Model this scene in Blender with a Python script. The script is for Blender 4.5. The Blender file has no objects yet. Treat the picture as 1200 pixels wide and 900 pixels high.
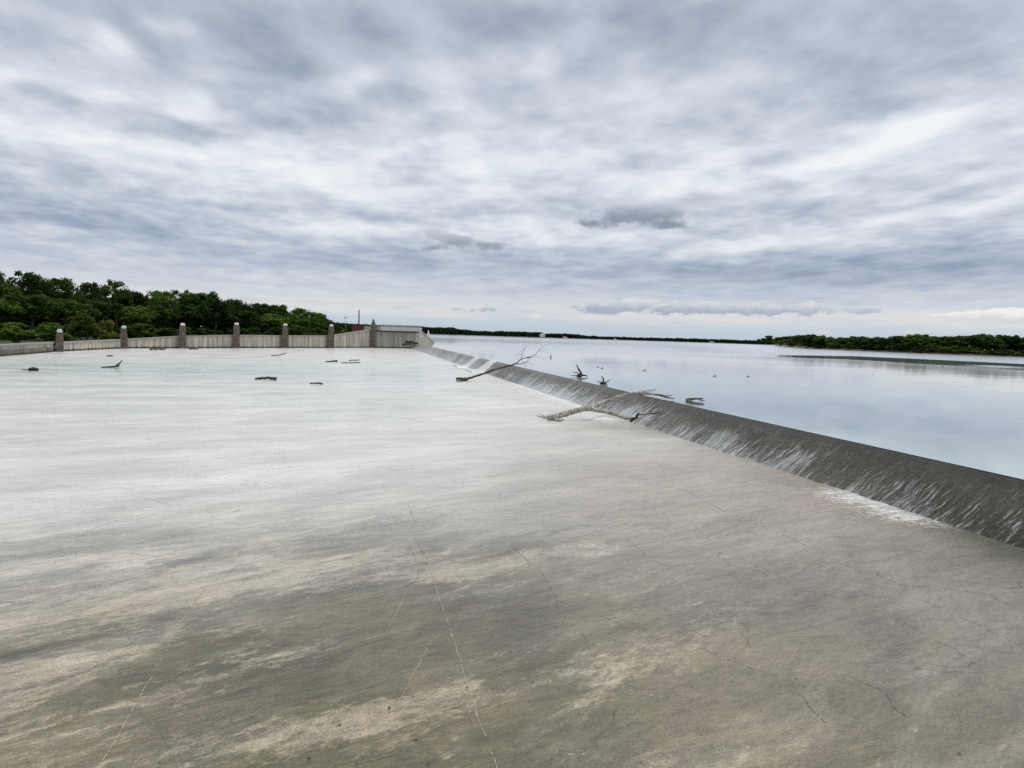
import bpy, math, random
import numpy as np
from mathutils import Vector, Matrix, noise as mnoise

C = bpy.context.scene.collection
R = math.radians

# ------------------------------------------------------------------ camera
HB, FPX, YAW, H0, ROLL = 4.0, 873.0, R(10.5), 391.0, R(1.8)
PITCH = math.atan((450 - H0) / FPX)
FWD = Vector((math.sin(YAW) * math.cos(PITCH), math.cos(YAW) * math.cos(PITCH), -math.sin(PITCH)))
RGT0 = Vector((math.cos(YAW), -math.sin(YAW), 0))
UP0 = RGT0.cross(FWD)
RGT = RGT0 * math.cos(ROLL) + UP0 * math.sin(ROLL)
UPV = -RGT0 * math.sin(ROLL) + UP0 * math.cos(ROLL)


def ray(x, y):
    return FWD * FPX + RGT * (x - 600) - UPV * (y - 450)


def P(x, y, z=0.0):
    d = ray(x, y)
    k = (z - HB) / d.z
    return Vector((d.x * k, d.y * k, z))


def D(x, y, dist):
    """point on the ray at a horizontal distance"""
    d = ray(x, y)
    k = dist / math.hypot(d.x, d.y)
    return Vector((d.x * k, d.y * k, HB + d.z * k))


cam = bpy.data.cameras.new('camera')
cam.sensor_width = 36
cam.lens = FPX / 1200 * 36
cam.clip_start = 0.1
cam.clip_end = 20000
co = bpy.data.objects.new('camera', cam)
C.objects.link(co)
M = Matrix((RGT, UPV, -FWD)).transposed().to_4x4()
M.translation = (0, 0, HB)
co.matrix_world = M
bpy.context.scene.camera = co

sc = bpy.context.scene
sc.view_settings.view_transform = 'Standard'
sc.view_settings.look = 'None'
sc.view_settings.gamma = 1
sc.view_settings.exposure = 0.0
sc.view_settings.use_curve_mapping = False
sc.render.engine = 'CYCLES'
sc.cycles.use_denoising = False
sc.cycles.max_bounces = 6
sc.cycles.transparent_max_bounces = 4


# ------------------------------------------------------------------ node helper
class NT:
    def __init__(self, tree):
        self.t = tree
        self.n = tree.nodes
        self.l = tree.links

    def put(self, sock, v):
        if v is None:
            return
        if isinstance(v, bpy.types.NodeSocket):
            self.l.new(v, sock)
        else:
            if isinstance(v, (tuple, list)) and sock.type == 'RGBA' and len(v) == 3:
                v = (*v, 1)
            sock.default_value = v

    def m(self, op, a, b=None, c=None, clamp=False):
        n = self.n.new('ShaderNodeMath')
        n.operation = op
        n.use_clamp = clamp
        for i, v in enumerate((a, b, c)):
            if v is not None:
                self.put(n.inputs[i], v)
        return n.outputs[0]

    def v(self, op, a, b=None, c=None, scale=None):
        n = self.n.new('ShaderNodeVectorMath')
        n.operation = op
        for i, x in enumerate((a, b, c)):
            if x is not None:
                self.put(n.inputs[i], x)
        if scale is not None:
            self.put(n.inputs['Scale'], scale)
        return n.outputs['Value'] if op in ('DOT_PRODUCT', 'LENGTH', 'DISTANCE') else n.outputs['Vector']

    def noise(self, vec, scale=1.0, detail=4.0, rough=0.5, dist=0.0, lac=2.0, color=False):
        n = self.n.new('ShaderNodeTexNoise')
        self.put(n.inputs['Vector'], vec)
        n.inputs['Scale'].default_value = scale
        n.inputs['Detail'].default_value = detail
        n.inputs['Roughness'].default_value = rough
        n.inputs['Lacunarity'].default_value = lac
        n.inputs['Distortion'].default_value = dist
        return n.outputs['Color'] if color else n.outputs['Fac']

    def voronoi(self, vec, scale=1.0, feature='F1', out='Distance', rand=1.0):
        n = self.n.new('ShaderNodeTexVoronoi')
        n.feature = feature
        self.put(n.inputs['Vector'], vec)
        n.inputs['Scale'].default_value = scale
        n.inputs['Randomness'].default_value = rand
        return n.outputs[out]

    def ramp(self, fac, stops, interp='LINEAR'):
        n = self.n.new('ShaderNodeValToRGB')
        n.color_ramp.interpolation = interp
        e = n.color_ramp.elements
        while len(e) < len(stops):
            e.new(0.5)
        for i, (p, c) in enumerate(stops):
            e[i].position = p
            if not isinstance(c, (tuple, list)):
                c = (c, c, c)
            e[i].color = (*c[:3], 1)
        self.put(n.inputs[0], fac)
        return n.outputs[0]

    def smooth(self, x, lo, hi):
        n = self.n.new('ShaderNodeMapRange')
        n.interpolation_type = 'SMOOTHSTEP'
        self.put(n.inputs[0], x)
        n.inputs[1].default_value = lo
        n.inputs[2].default_value = hi
        n.inputs[3].default_value = 0
        n.inputs[4].default_value = 1
        return n.outputs[0]

    def mix(self, f, a, b, mode='MIX'):
        n = self.n.new('ShaderNodeMix')
        n.data_type = 'RGBA'
        n.blend_type = mode
        self.put(n.inputs[0], f)
        self.put(n.inputs[6], a)
        self.put(n.inputs[7], b)
        return n.outputs[2]

    def combine(self, x, y, z):
        n = self.n.new('ShaderNodeCombineXYZ')
        for i, v in enumerate((x, y, z)):
            self.put(n.inputs[i], v)
        return n.outputs[0]

    def sep(self, vec):
        n = self.n.new('ShaderNodeSeparateXYZ')
        self.put(n.inputs[0], vec)
        return n.outputs

    def attr(self, name):
        n = self.n.new('ShaderNodeAttribute')
        n.attribute_name = name
        return n.outputs['Fac']

    def bump(self, h, dist=0.05, strength=1.0, normal=None):
        n = self.n.new('ShaderNodeBump')
        n.inputs['Strength'].default_value = strength
        n.inputs['Distance'].default_value = dist
        self.put(n.inputs['Height'], h)
        if normal is not None:
            self.put(n.inputs['Normal'], normal)
        return n.outputs[0]

    def pos(self):
        return self.n.new('ShaderNodeNewGeometry').outputs['Position']

    def obj(self):
        return self.n.new('ShaderNodeTexCoord').outputs['Object']

    def stretch(self, vec, ang, sx, sy, sz=1.0):
        """rotate about z by -ang then scale (so x' runs along direction ang)"""
        n = self.n.new('ShaderNodeMapping')
        n.vector_type = 'POINT'
        r = self.n.new('ShaderNodeVectorRotate')
        r.rotation_type = 'Z_AXIS'
        r.inputs['Angle'].default_value = -ang
        self.put(r.inputs['Vector'], vec)
        self.l.new(r.outputs[0], n.inputs[0])
        n.inputs['Scale'].default_value = (sx, sy, sz)
        return n.outputs[0]


def material(name):
    m = bpy.data.materials.new(name)
    m.use_nodes = True
    nt = NT(m.node_tree)
    b = m.node_tree.nodes['Principled BSDF']
    return m, nt, b


# ------------------------------------------------------------------ world sky
def build_world():
    w = bpy.data.worlds.new("World")
    sc.world = w
    w.use_nodes = True
    n = NT(w.node_tree)
    bg = w.node_tree.nodes['Background']
    bg.inputs['Strength'].default_value = 0.1
    sky = n.n.new('ShaderNodeTexSky')
    sky.sky_type = 'NISHITA'
    sky.sun_disc = False
    sky.sun_elevation = SUN_EL
    sky.sun_rotation = SUN_AZ
    sky.air_density = 1.0
    sky.dust_density = 2.0
    tc = n.n.new('ShaderNodeTexCoord')
    d = n.v('NORMALIZE', tc.outputs['Generated'])
    dx, dy, dz = n.sep(d)
    az = n.m('ARCTAN2', dx, dy)
    el = n.m('ARCSINE', dz)
    # cloud-layer coordinates (a flat layer seen in perspective)
    inv = n.m('DIVIDE', 1.0, n.m('ADD', n.m('MAXIMUM', dz, 0.0), 0.10))
    pl = n.combine(n.m('MULTIPLY', dx, inv), n.m('MULTIPLY', dy, inv), 0.0)
    # warp of the sky coordinates so no cloud keeps a regular outline
    wn = n.noise(n.stretch(pl, R(80), 0.8, 1.5), 2.2, 3, 0.5, color=True)
    wx, wy, wz = n.sep(n.v('SUBTRACT', wn, (0.5, 0.5, 0.5)))
    ew = n.m('ADD', el, 0.02)
    azw = n.m('MULTIPLY_ADD', wx, 0.10, az)
    elw = n.m('MULTIPLY_ADD', n.m('MULTIPLY', wy, n.m('MINIMUM', n.m('MAXIMUM', ew, 0.0), 0.35)), 0.22, el)
    ae = n.combine(azw, elw, 1.0)
    ae0 = n.combine(az, el, 1.0)

    def aepx(x, y):
        r = ray(x, y).normalized()
        return math.atan2(r.x, r.y), math.asin(r.z)

    def gauss(acc, x, y, sx, sy, rot, amp, vec):
        c, s = math.cos(R(rot)), math.sin(R(rot))
        a0, e0 = aepx(x, y)
        a1, e1 = aepx(x + sx * c, y - sx * s)
        a2, e2 = aepx(x - sy * s, y - sy * c)
        A = np.array([[a1 - a0, a2 - a0], [e1 - e0, e2 - e0]])
        I = np.linalg.inv(A)
        k = -I @ np.array([a0, e0])
        u = n.v('DOT_PRODUCT', vec, (I[0, 0], I[0, 1], k[0]))
        v = n.v('DOT_PRODUCT', vec, (I[1, 0], I[1, 1], k[1]))
        r2 = n.m('MULTIPLY_ADD', v, v, n.m('MULTIPLY', u, u))
        g = n.m('POWER', 0.3679, r2)
        return n.m('MULTIPLY_ADD', g, amp, acc)

    # base brightness by elevation (radians; top of frame is about 0.42)
    base = n.ramp(n.m('DIVIDE', el, 1.6, clamp=True), [
        (0.0, .60), (0.012, .60), (0.026, .60), (0.037, .55), (0.062, .49), (0.085, .56), (0.125, .62), (0.18, .56),
        (0.23, .47), (0.30, .45), (0.5, .52), (1.0, .58)])
    L = n.m('ADD', base, .025)
    for b in SKY_BLOBS:
        L = gauss(L, *b[:5], b[5] * 1.05, ae)
    # streaky texture of the layer
    n1 = n.noise(n.stretch(pl, R(78), 0.75, 1.1), 2.7, 5, 0.46, 0.2)
    n2 = n.noise(n.stretch(pl, R(95), 0.95, 1.15), 4.8, 4, 0.5, 0.15)
    hi = n.smooth(el, 0.02, 0.14)
    L = n.m('ADD', L, n.m('MULTIPLY', n.m('SUBTRACT', n1, 0.5), n.m('MULTIPLY_ADD', hi, 0.36, 0.12)))
    L = n.m('ADD', L, n.m('MULTIPLY', n.m('SUBTRACT', n2, 0.5), n.m('MULTIPLY_ADD', hi, 0.42, 0.08)))
    n3 = n.noise(n.stretch(pl, R(100), .9, 1.2), 12.0, 4, 0.55, 0.2)
    mid = n.m('MULTIPLY', n.smooth(el, .06, .12), n.m('SUBTRACT', 1.0, n.smooth(el, .24, .36)))
    L = n.m('MULTIPLY_ADD', n.m('SUBTRACT', n3, .5), n.m('MULTIPLY_ADD', mid, .15, .02), L)
    # long streaks low down
    st = n.noise(n.combine(n.m('MULTIPLY', az, 2.2), n.m('MULTIPLY_ADD', az, 0.7, n.m('MULTIPLY', el, 34.0)), 3.7), 1.6, 5, 0.55)
    low = n.m('MULTIPLY', n.smooth(el, 0.015, 0.05), n.m('SUBTRACT', 1.0, n.smooth(el, 0.16, 0.30)))
    L = n.m('MULTIPLY_ADD', n.m('SUBTRACT', st, 0.5), n.m('MULTIPLY', low, 0.18), L)
    col = n.ramp(L, [(0.0, (.19, .235, .315)), (.30, (.305, .365, .46)), (.45, (.44, .507, .593)), (.60, (.598, .652, .722)), (.75, (.765, .805, .86)),
                     (.92, (.90, .92, .94))])
    # violet-blue tint of the low grey bands
    vi = n.m('MULTIPLY', n.m('SUBTRACT', 1.0, n.smooth(el, 0.10, 0.20)), n.m('SUBTRACT', 1.0, n.smooth(L, .42, .62)))
    vi = n.m('MULTIPLY', vi, n.smooth(el, 0.02, 0.05))
    col = n.mix(n.m('MULTIPLY', vi, .42), col, (0.96, 0.98, 1.12), 'MULTIPLY')
    # cream-blue air near the horizon
    hz = n.m('SUBTRACT', 1.0, n.smooth(el, 0.004, 0.030))
    col = n.mix(n.m('MULTIPLY', hz, 0.85), col, (0.50, 0.60, 0.69))
    cr = n.m('MULTIPLY', n.smooth(el, 0.014, 0.024), n.m('SUBTRACT', 1.0, n.smooth(el, 0.036, 0.050)))
    crn = n.noise(n.combine(n.m('MULTIPLY', az, 6.0), n.m('MULTIPLY', el, 60.0), 1.0), 1.2, 4, 0.6)
    col = n.mix(n.m('MULTIPLY', cr, n.smooth(crn, .34, .6)), col, (0.72, 0.73, 0.74))

    # small cumulus: density = blobs - threshold + crisp noise
    cn = n.noise(n.combine(n.m('MULTIPLY', az, 1.0), n.m('MULTIPLY', el, 1.9), 0.0), 46, 6, 0.62)
    for (blobs, c_lo, c_hi, y_lo, y_hi, op, na, s0, s1) in SKY_PUFFS:
        acc = 0.0
        for b in blobs:
            acc = gauss(acc, *b, ae0)
        dens = n.m('MULTIPLY_ADD', n.m('MULTIPLY', n.m('SUBTRACT', cn, 0.5), n.smooth(acc, .03, .35)), na, acc)
        mk = n.m('MULTIPLY', n.smooth(dens, s0, s1), op)
        t = n.smooth(n.m('ADD', el, n.m('MULTIPLY', n.m('SUBTRACT', cn, 0.5), 0.02)), aepx(0.5 * (blobs[0][0] + blobs[-1][0]), y_lo)[1], aepx(0.5 * (blobs[0][0] + blobs[-1][0]), y_hi)[1])
        col = n.mix(mk, col, n.mix(t, c_lo, c_hi))
    zen = n.m('MULTIPLY_ADD', n.smooth(el, .48, 1.15), .95, 1.0)
    col = n.mix(n.smooth(el, .48, 1.0), col, n.v('MULTIPLY', col, (1.10, 1.0, .86)))
    full = n.v('SCALE', col, scale=n.m('MULTIPLY', zen, 10.0 * SKY_GAIN))
    skc = n.mix(0.06, full, sky.outputs[0])
    n.l.new(skc, bg.inputs['Color'])
    w.cycles.sampling_method = 'MANUAL'
    w.cycles.sample_map_resolution = 512


SUN_EL, SUN_AZ = R(58), R(35)
SKY_GAIN = 1.0
# (px, py, sx, sy, tilt deg, amplitude): where the photograph's overcast is lighter or darker
SKY_BLOBS = [
    # darker masses
    (290, 75, 130, 55, -12, -.12), (10, 20, 70, 35, 0, -.05), (330, 145, 110, 26, 5, -.13), (200, 155, 70, 16, -12, -.07),
    (90, 250, 160, 20, -4, -.15), (60, 225, 90, 14, -6, -.06), (300, 300, 260, 14, -3, -.07), (480, 305, 120, 14, 0, -.05),
    (740, 20, 160, 34, 3, -.10), (930, 60, 200, 40, 6, -.07), (1040, 112, 120, 24, 14, -.11), (850, 150, 80, 20, 12, -.06),
    (615, 148, 55, 16, 0, -.11), (672, 90, 30, 12, 0, -.08), (960, 318, 260, 24, 2, -.15), (1150, 300, 120, 26, 6, -.08),
    (1180, 180, 60, 14, 15, -.09), (900, 245, 120, 14, 6, -.09), (640, 240, 80, 12, 0, -.06), (560, 212, 60, 10, 0, -.08),
    (470, 255, 90, 9, 0, -.07), (1170, 40, 120, 50, 10, -.06), (520, 30, 120, 40, 0, -.06), (700, 320, 150, 14, 0, -.07),
    # lighter gaps
    (142, 60, 38, 15, -20, .28), (205, 32, 26, 13, -20, .16), (6, 92, 18, 12, 0, .22), (222, 128, 44, 16, -25, .30),
    (100, 104, 70, 10, -14, .14), (425, 92, 28, 14, 0, .14), (515, 90, 32, 24, 0, .15), (60, 150, 80, 16, -8, .10),
    (165, 172, 60, 14, -10, .16), (325, 172, 46, 18, -12, .20), (262, 190, 60, 14, -8, .16), (345, 208, 90, 16, -3, .20),
    (560, 182, 40, 26, 0, .18), (448, 182, 50, 12, 12, .17), (500, 225, 90, 16, 4, .14), (375, 265, 70, 9, 0, .15), (480, 270, 80, 8, 0, .12),
    (40, 268, 70, 6, -4, .15), (150, 300, 70, 6, -4, .10), (85, 285, 80, 5, -4, .08),
    (622, 80, 36, 20, 20, .16), (712, 112, 70, 22, 10, .17), (640, 190, 60, 12, 8, .17), (800, 205, 90, 12, 16, .15),
    (1035, 162, 90, 20, 18, .30), (1150, 128, 90, 20, 18, .22), (950, 195, 70, 12, 14, .14), (860, 215, 60, 10, 8, .12),
    (880, 285, 140, 9, 4, .18), (1090, 250, 120, 12, 10, .12), (640, 282, 90, 9, 0, .14), (830, 95, 90, 24, 8, .09), (1020, 285, 50, 8, 8, .12),
    (1150, 240, 60, 8, 12, .10), (600, 262, 70, 10, 0, .09),
]
SKY_PUFFS = [
    ([(510, 272, 24, 9, 0, 1.0), (538, 282, 18, 8, 0, 1.1), (575, 287, 22, 6, 0, .95), (508, 290, 16, 5, 0, .9)], (.235, .285, .36), (.60, .65, .71), 288, 262, .88, 2.0, .25, 1.0),
    ([(690, 262, 24, 8, 0, .8), (735, 249, 34, 14, 0, 1.2), (780, 248, 28, 10, 0, 1.0), (785, 264, 26, 6, 0, .85)], (.225, .275, .345), (.66, .70, .76), 258, 230, .92, 2.0, .25, 1.0),
    ([(560, 363, 40, 3, 0, .55), (700, 362, 30, 7, 0, 1.1), (740, 358, 22, 9, 0, 1.0), (790, 361, 34, 8, 0, 1.1), (845, 362, 40, 7, 0, 1.1), (900, 363, 36, 7, 0, 1.1), (950, 361, 30, 8, 0, 1.1), (1015, 364, 22, 5, 0, 1.0)],
     (.36, .42, .56), (.72, .73, .76), 366, 350, .9, 3.0, .38, .85),
    ([(1120, 369, 40, 3, 3, .7), (1165, 368, 50, 6, 0, .95), (1200, 367, 40, 7, 0, .9), (965, 389, 20, 5, 0, .6), (1075, 389, 20, 4, 0, .6)], (.70, .71, .71), (.93, .92, .89), 374, 364, .85, 2.2, .3, .75),
    ([(625, 370, 14, 3, 0, .85), (690, 373, 22, 3, 0, .6), (600, 383, 60, 3, 0, .4)], (.74, .74, .73), (.84, .84, .82), 374, 366, .8, 1.5, .36, .8),
    ([(330, 335, 14, 4, 0, .7), (470, 360, 24, 4, 0, .6), (430, 352, 30, 3, 0, .5)], (.46, .53, .62), (.54, .60, .68), 338, 330, .7, 1.5, .36, .8),
]
build_world()

sl = bpy.data.lights.new('sun', 'SUN')
sl.energy = 1.1
sl.angle = R(14)
sl.color = (1.0, 0.96, 0.9)
so = bpy.data.objects.new('sun', sl)
C.objects.link(so)
sd = Vector((math.sin(SUN_AZ) * math.cos(SUN_EL), math.cos(SUN_AZ) * math.cos(SUN_EL), math.sin(SUN_EL)))
so.rotation_euler = (-sd).to_track_quat('-Z', 'Y').to_euler()
so.location = (0, 0, 60)


# ------------------------------------------------------------------ mesh helpers
class MB:
    def __init__(self):
        self.v, self.f = [], []

    def add(self, vs, fs):
        o = len(self.v)
        self.v += [tuple(x) for x in vs]
        self.f += [tuple(i + o for i in f) for f in fs]
        return o

    def box(self, lo, hi, taper=0.0):
        x0, y0, z0 = lo
        x1, y1, z1 = hi
        t = taper
        self.add([(x0, y0, z0), (x1, y0, z0), (x1, y1, z0), (x0, y1, z0), (x0 + t, y0 + t, z1), (x1 - t, y0 + t, z1), (x1 - t, y1 - t, z1), (x0 + t, y1 - t, z1)],
                 [(0, 3, 2, 1), (4, 5, 6, 7), (0, 1, 5, 4), (1, 2, 6, 5), (2, 3, 7, 6), (3, 0, 4, 7)])

    def prism(self, ring, z0, z1):
        k = len(ring)
        self.add([(x, y, z0) for x, y in ring] + [(x, y, z1) for x, y in ring],
                 [tuple(range(k))[::-1], tuple(range(k, 2 * k))] + [(i, (i + 1) % k, k + (i + 1) % k, k + i) for i in range(k)])

    def tube(self, pts, rad, n=8, rough=0.0, seed=0, flat=1.0):
        pts = [Vector(p) for p in pts]
        rnd = random.Random(seed)
        vs, fs = [], []
        up = Vector((0.13, 0.21, 1)).normalized()
        for i, p in enumerate(pts):
            t = (pts[min(i + 1, len(pts) - 1)] - pts[max(i - 1, 0)]).normalized()
            a = t.cross(up)
            if a.length < 0.05:
                a = t.cross(Vector((1, 0, 0)))
            a.normalize()
            b = a.cross(t)
            for k in range(n):
                an = 2 * math.pi * k / n
                r = rad[i] * (1 + rough * (rnd.random() - 0.5))
                vs.append(p + a * math.cos(an) * r + b * math.sin(an) * r * flat)
        for i in range(len(pts) - 1):
            for k in range(n):
                k2 = (k + 1) % n
                fs.append((i * n + k, i * n + k2, (i + 1) * n + k2, (i + 1) * n + k))
        fs.append(tuple(range(n))[::-1])
        fs.append(tuple((len(pts) - 1) * n + k for k in range(n)))
        self.add(vs, fs)

    def build(self, name, mat, parent=None, smooth=False):
        me = bpy.data.meshes.new(name)
        me.from_pydata(self.v, [], self.f)
        me.update()
        if smooth:
            for p in me.polygons:
                p.use_smooth = True
        if mat:
            me.materials.append(mat)
        o = bpy.data.objects.new(name, me)
        C.objects.link(o)
        o.parent = parent
        return o


def mesh_np(name, verts, faces, mat, parent=None):
    me = bpy.data.meshes.new(name)
    me.from_pydata(verts.tolist(), [], faces.tolist())
    me.materials.append(mat)
    return me


def tag(o, label=None, cat=None, group=None, kind=None):
    if label:
        o['label'] = label
    if cat:
        o['category'] = cat
    if group:
        o['group'] = group
    if kind:
        o['kind'] = kind
    return o


def empty(name, loc, rz=0.0):
    o = bpy.data.objects.new(name, None)
    o.empty_display_size = 0.3
    C.objects.link(o)
    o.location = loc
    o.rotation_euler = (0, 0, rz)
    return o


def bez(pts, n=6):
    """Catmull-Rom through points"""
    p = [Vector(q) for q in pts]
    p = [p[0] * 2 - p[1]] + p + [p[-1] * 2 - p[-2]]
    out = []
    for i in range(1, len(p) - 2):
        for k in range(n):
            t = k / n
            a, b, c, d = p[i - 1], p[i], p[i + 1], p[i + 2]
            out.append(0.5 * ((2 * b) + (c - a) * t + (2 * a - 5 * b + 4 * c - d) * t * t + (3 * b - a - 3 * c + d) * t ** 3))
    out.append(p[-2])
    return out


def interp(x, tab):
    xs = [t[0] for t in tab]
    ys = [t[1] for t in tab]
    return float(np.interp(x, xs, ys))


# ------------------------------------------------------------------ the weir's line
HC = 1.1      # crest height
XB = [(-40, 13.2), (14, 12.95), (20, 12.6), (27, 12.25), (36, 11.9), (50, 11.45), (70, 10.9), (92, 10.2), (134, 9.0), (180, 7.6)]
_ys = np.linspace(-40, 180, 441)
_xs = np.interp(_ys, [t[0] for t in XB], [t[1] for t in XB])
_k = np.exp(-np.linspace(-2, 2, 41) ** 2)
_xs = np.convolve(np.pad(_xs, 20, mode='reflect', reflect_type='odd'), _k / _k.sum(), 'valid')


def xb(y):
    return float(np.interp(y, _ys, _xs))


YEND = P(437, 407.5).y + 5     # where the weir meets the far training wall
FACE = 1.4      # plan width of the sloping face


def bumpf(y, c, w):
    return math.exp(-((y - c) / w) ** 2)


# ------------------------------------------------------------------ materials
def mat_apron():
    m, n, b = material('wet_concrete_apron')
    p = n.pos()
    x, y, z = n.sep(p)
    A = R(33)
    far = n.smooth(n.m('MULTIPLY_ADD', x, -0.33, y), 8.5, 23.0)          # algae near, grazing sky sheen painted pale further out
    # stain streaks
    wv0 = n.v('ADD', p, n.v('SCALE', n.v('SUBTRACT', n.noise(p, 0.35, 3, 0.5, color=True), (.5, .5, .5)), scale=1.6))
    s1 = n.noise(n.stretch(p, A, 0.28, 0.85), 1.0, 10, 0.70, 0.5)
    s2 = n.noise(n.stretch(p, A, 1.1, 3.2), 1.0, 8, 0.72, 0.5)
    big = n.noise(p, 0.11, 3, 0.5)
    fine = n.noise(p, 9.0, 6, 0.7)
    grain = n.noise(p, 55.0, 3, 0.6)
    pale = n.m('ADD', n.m('MULTIPLY', s1, 0.85), n.m('MULTIPLY', s2, 0.42))
    pale = n.m('ADD', pale, n.m('MULTIPLY', big, 0.25))
    pale = n.m('MULTIPLY_ADD', n.m('SUBTRACT', fine, .5), .22, pale)
    pale = n.m('ADD', pale, n.m('MULTIPLY', n.attr('pale'), 1.0))
    pale = n.m('MULTIPLY_ADD', n.m('SUBTRACT', n.noise(n.stretch(p, A, 3.4, 7.5), 1.0, 7, 0.78, .8), .5), .75, pale)
    patch = n.smooth(n.m('MULTIPLY_ADD', x, -.012, pale), 0.77, 0.97)
    olive = n.mix(n.smooth(n.noise(p, 0.35, 5, 0.6), .35, .65), (0.082, 0.074, 0.038), (0.185, 0.156, 0.100))
    olive = n.mix(n.smooth(n.noise(n.stretch(p, A, 0.5, 1.6), 1.3, 6, 0.6), .50, .72), olive, (0.110, 0.108, 0.050))
    beige = n.mix(s2, (0.27, 0.225, 0.15), (0.46, 0.385, 0.265))
    near = n.mix(patch, olive, beige)
    painted_sheen = n.mix(n.smooth(n.noise(n.stretch(p, R(14), 0.15, 0.38), 1.0, 8, 0.68), .3, .7), (0.60, 0.585, 0.555), (0.80, 0.785, 0.75))  # pale colour carries the sky sheen of the thin water
    painted_sheen = n.mix(n.m('MULTIPLY', n.smooth(s1, .5, .7), .35), painted_sheen, (0.56, 0.49, 0.42))
    painted_sheen = n.mix(n.m('MULTIPLY', n.attr('teal'), .55), painted_sheen, (0.56, 0.68, 0.66))
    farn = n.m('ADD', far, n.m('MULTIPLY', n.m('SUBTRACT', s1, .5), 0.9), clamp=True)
    col = n.mix(farn, near, painted_sheen)
    # right-hand side is browner
    col = n.mix(n.m('MULTIPLY', n.attr('brown'), .88), col, n.mix(s2, (0.225, 0.190, 0.155), (0.47, 0.400, 0.325)))
    col = n.mix(n.m('MULTIPLY', n.attr('moss_shade'), .9), col, n.mix(fine, (0.035, 0.04, 0.026), (0.10, 0.10, 0.072)))
    # flow-combed mottling at several sizes
    m1 = n.smooth(n.noise(n.stretch(wv0, R(24), 0.9, 4.2), 1.0, 6, 0.68, .7), .36, .64)
    m2 = n.smooth(n.noise(n.stretch(p, R(24), 6.0, 14.0), 1.0, 6, 0.75, .5), .38, .62)
    m3 = n.smooth(n.noise(p, 34.0, 5, 0.8), .40, .60)
    m0 = n.smooth(n.noise(n.stretch(p, R(30), 0.22, 0.6), 1.0, 5, 0.6, .6), .34, .66)
    mm = n.m('ADD', n.m('MULTIPLY', m1, .34), n.m('MULTIPLY', m2, .34))
    mm = n.m('ADD', mm, n.m('ADD', n.m('MULTIPLY', m3, .54), n.m('MULTIPLY', m0, .36)))
    mf = n.m('MULTIPLY_ADD', mm, .92, .32)
    mf = n.m('MULTIPLY', mf, n.m('MULTIPLY_ADD', n.attr('joint'), -.42, 1.0))
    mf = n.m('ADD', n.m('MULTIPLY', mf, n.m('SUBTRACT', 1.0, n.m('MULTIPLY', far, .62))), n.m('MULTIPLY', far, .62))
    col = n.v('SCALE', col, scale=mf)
    # cracks
    wv = n.v('ADD', p, n.v('SCALE', n.v('SUBTRACT', n.noise(p, 0.5, 3, 0.5, color=True), (.5, .5, .5)), scale=1.3))
    ce = n.voronoi(n.stretch(wv, R(-25), 0.16, 0.36), 1.0, 'DISTANCE_TO_EDGE')
    crk = n.m('SUBTRACT', 1.0, n.smooth(ce, 0.0004, 0.0045))
    crk = n.m('MULTIPLY', crk, n.smooth(n.noise(p, 0.5, 4, 0.6), .46, .60))
    # crisscross fine scratches running with the flow
    sc1 = n.noise(n.stretch(wv, R(20), 0.22, 5.5), 1.0, 5, 0.6, 0.6)
    scm = n.m('MULTIPLY', n.smooth(n.m('ABSOLUTE', n.m('SUBTRACT', sc1, .5)), 0.012, 0.0), n.smooth(n.noise(p, .35, 3, .5), .48, .62))
    joint = n.attr('joint')
    col = n.mix(n.m('MULTIPLY', crk, .30), col, (0.055, 0.05, 0.042))
    col = n.mix(n.m('MULTIPLY', scm, .40), col, (0.10, 0.095, 0.08))
    col = n.mix(n.m('MULTIPLY', n.m('SUBTRACT', fine, 0.5), 0.9, clamp=True), col, (0.09, 0.085, 0.07))
    col = n.mix(n.m('MULTIPLY', n.smooth(grain, .54, .72), .45), col, n.v('MULTIPLY', col, (.55, .55, .54)))
    col = n.mix(n.m('MULTIPLY', n.smooth(grain, .46, .30), .25), col, n.v('MULTIPLY', col, (1.4, 1.4, 1.38)))
    # foam carried out from the weir
    fm = n.attr('foam')
    fd = n.attr('fdir')
    fn1 = n.noise(n.stretch(p, R(8), 0.9, 4.0), 1.6, 6, 0.65, 1.2)
    fn2 = n.noise(n.stretch(p, R(-35), 4.0, 9.0), 1.0, 5, 0.7, 1.2)
    fn3 = n.noise(p, 16.0, 4, .7)
    fsum = n.m('ADD', n.m('MULTIPLY', fn1, .30), n.m('MULTIPLY_ADD', fn2, .45, n.m('MULTIPLY', fn3, .25)))
    foam = n.smooth(n.m('ADD', n.m('MULTIPLY_ADD', fsum, 3.2, -1.25), n.m('SUBTRACT', fm, 1.0)), .0, .45)
    foam = n.m('MULTIPLY', foam, n.m('MULTIPLY', n.smooth(fm, .03, .25), .9))
    col = n.mix(foam, col, (0.86, 0.87, 0.88))
    n.l.new(col, b.inputs['Base Color'])
    # wet film
    rr = n.noise(n.stretch(p, R(15), 0.2, 0.45), 1.0, 6, 0.6)
    rough = n.m('MULTIPLY_ADD', n.smooth(rr, .3, .7), 0.12, 0.22)
    rough = n.m('MULTIPLY_ADD', n.attr('teal'), -0.08, rough)
    rough = n.m('MULTIPLY_ADD', foam, .3, rough)
    n.l.new(rough, b.inputs['Roughness'])
    b.inputs['IOR'].default_value = 1.45
    n.l.new(n.m('MULTIPLY_ADD', far, .16, .50), b.inputs['Specular IOR Level'])
    rip = n.noise(n.stretch(p, R(10), 1.0, 3.2), 1.8, 5, 0.6, 0.5)
    h = n.m('ADD', n.m('MULTIPLY', rip, .5), n.m('MULTIPLY', fine, .18))
    h = n.m('MULTIPLY_ADD', grain, 0.05, h)
    h = n.m('MULTIPLY_ADD', crk, -0.35, h)
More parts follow.
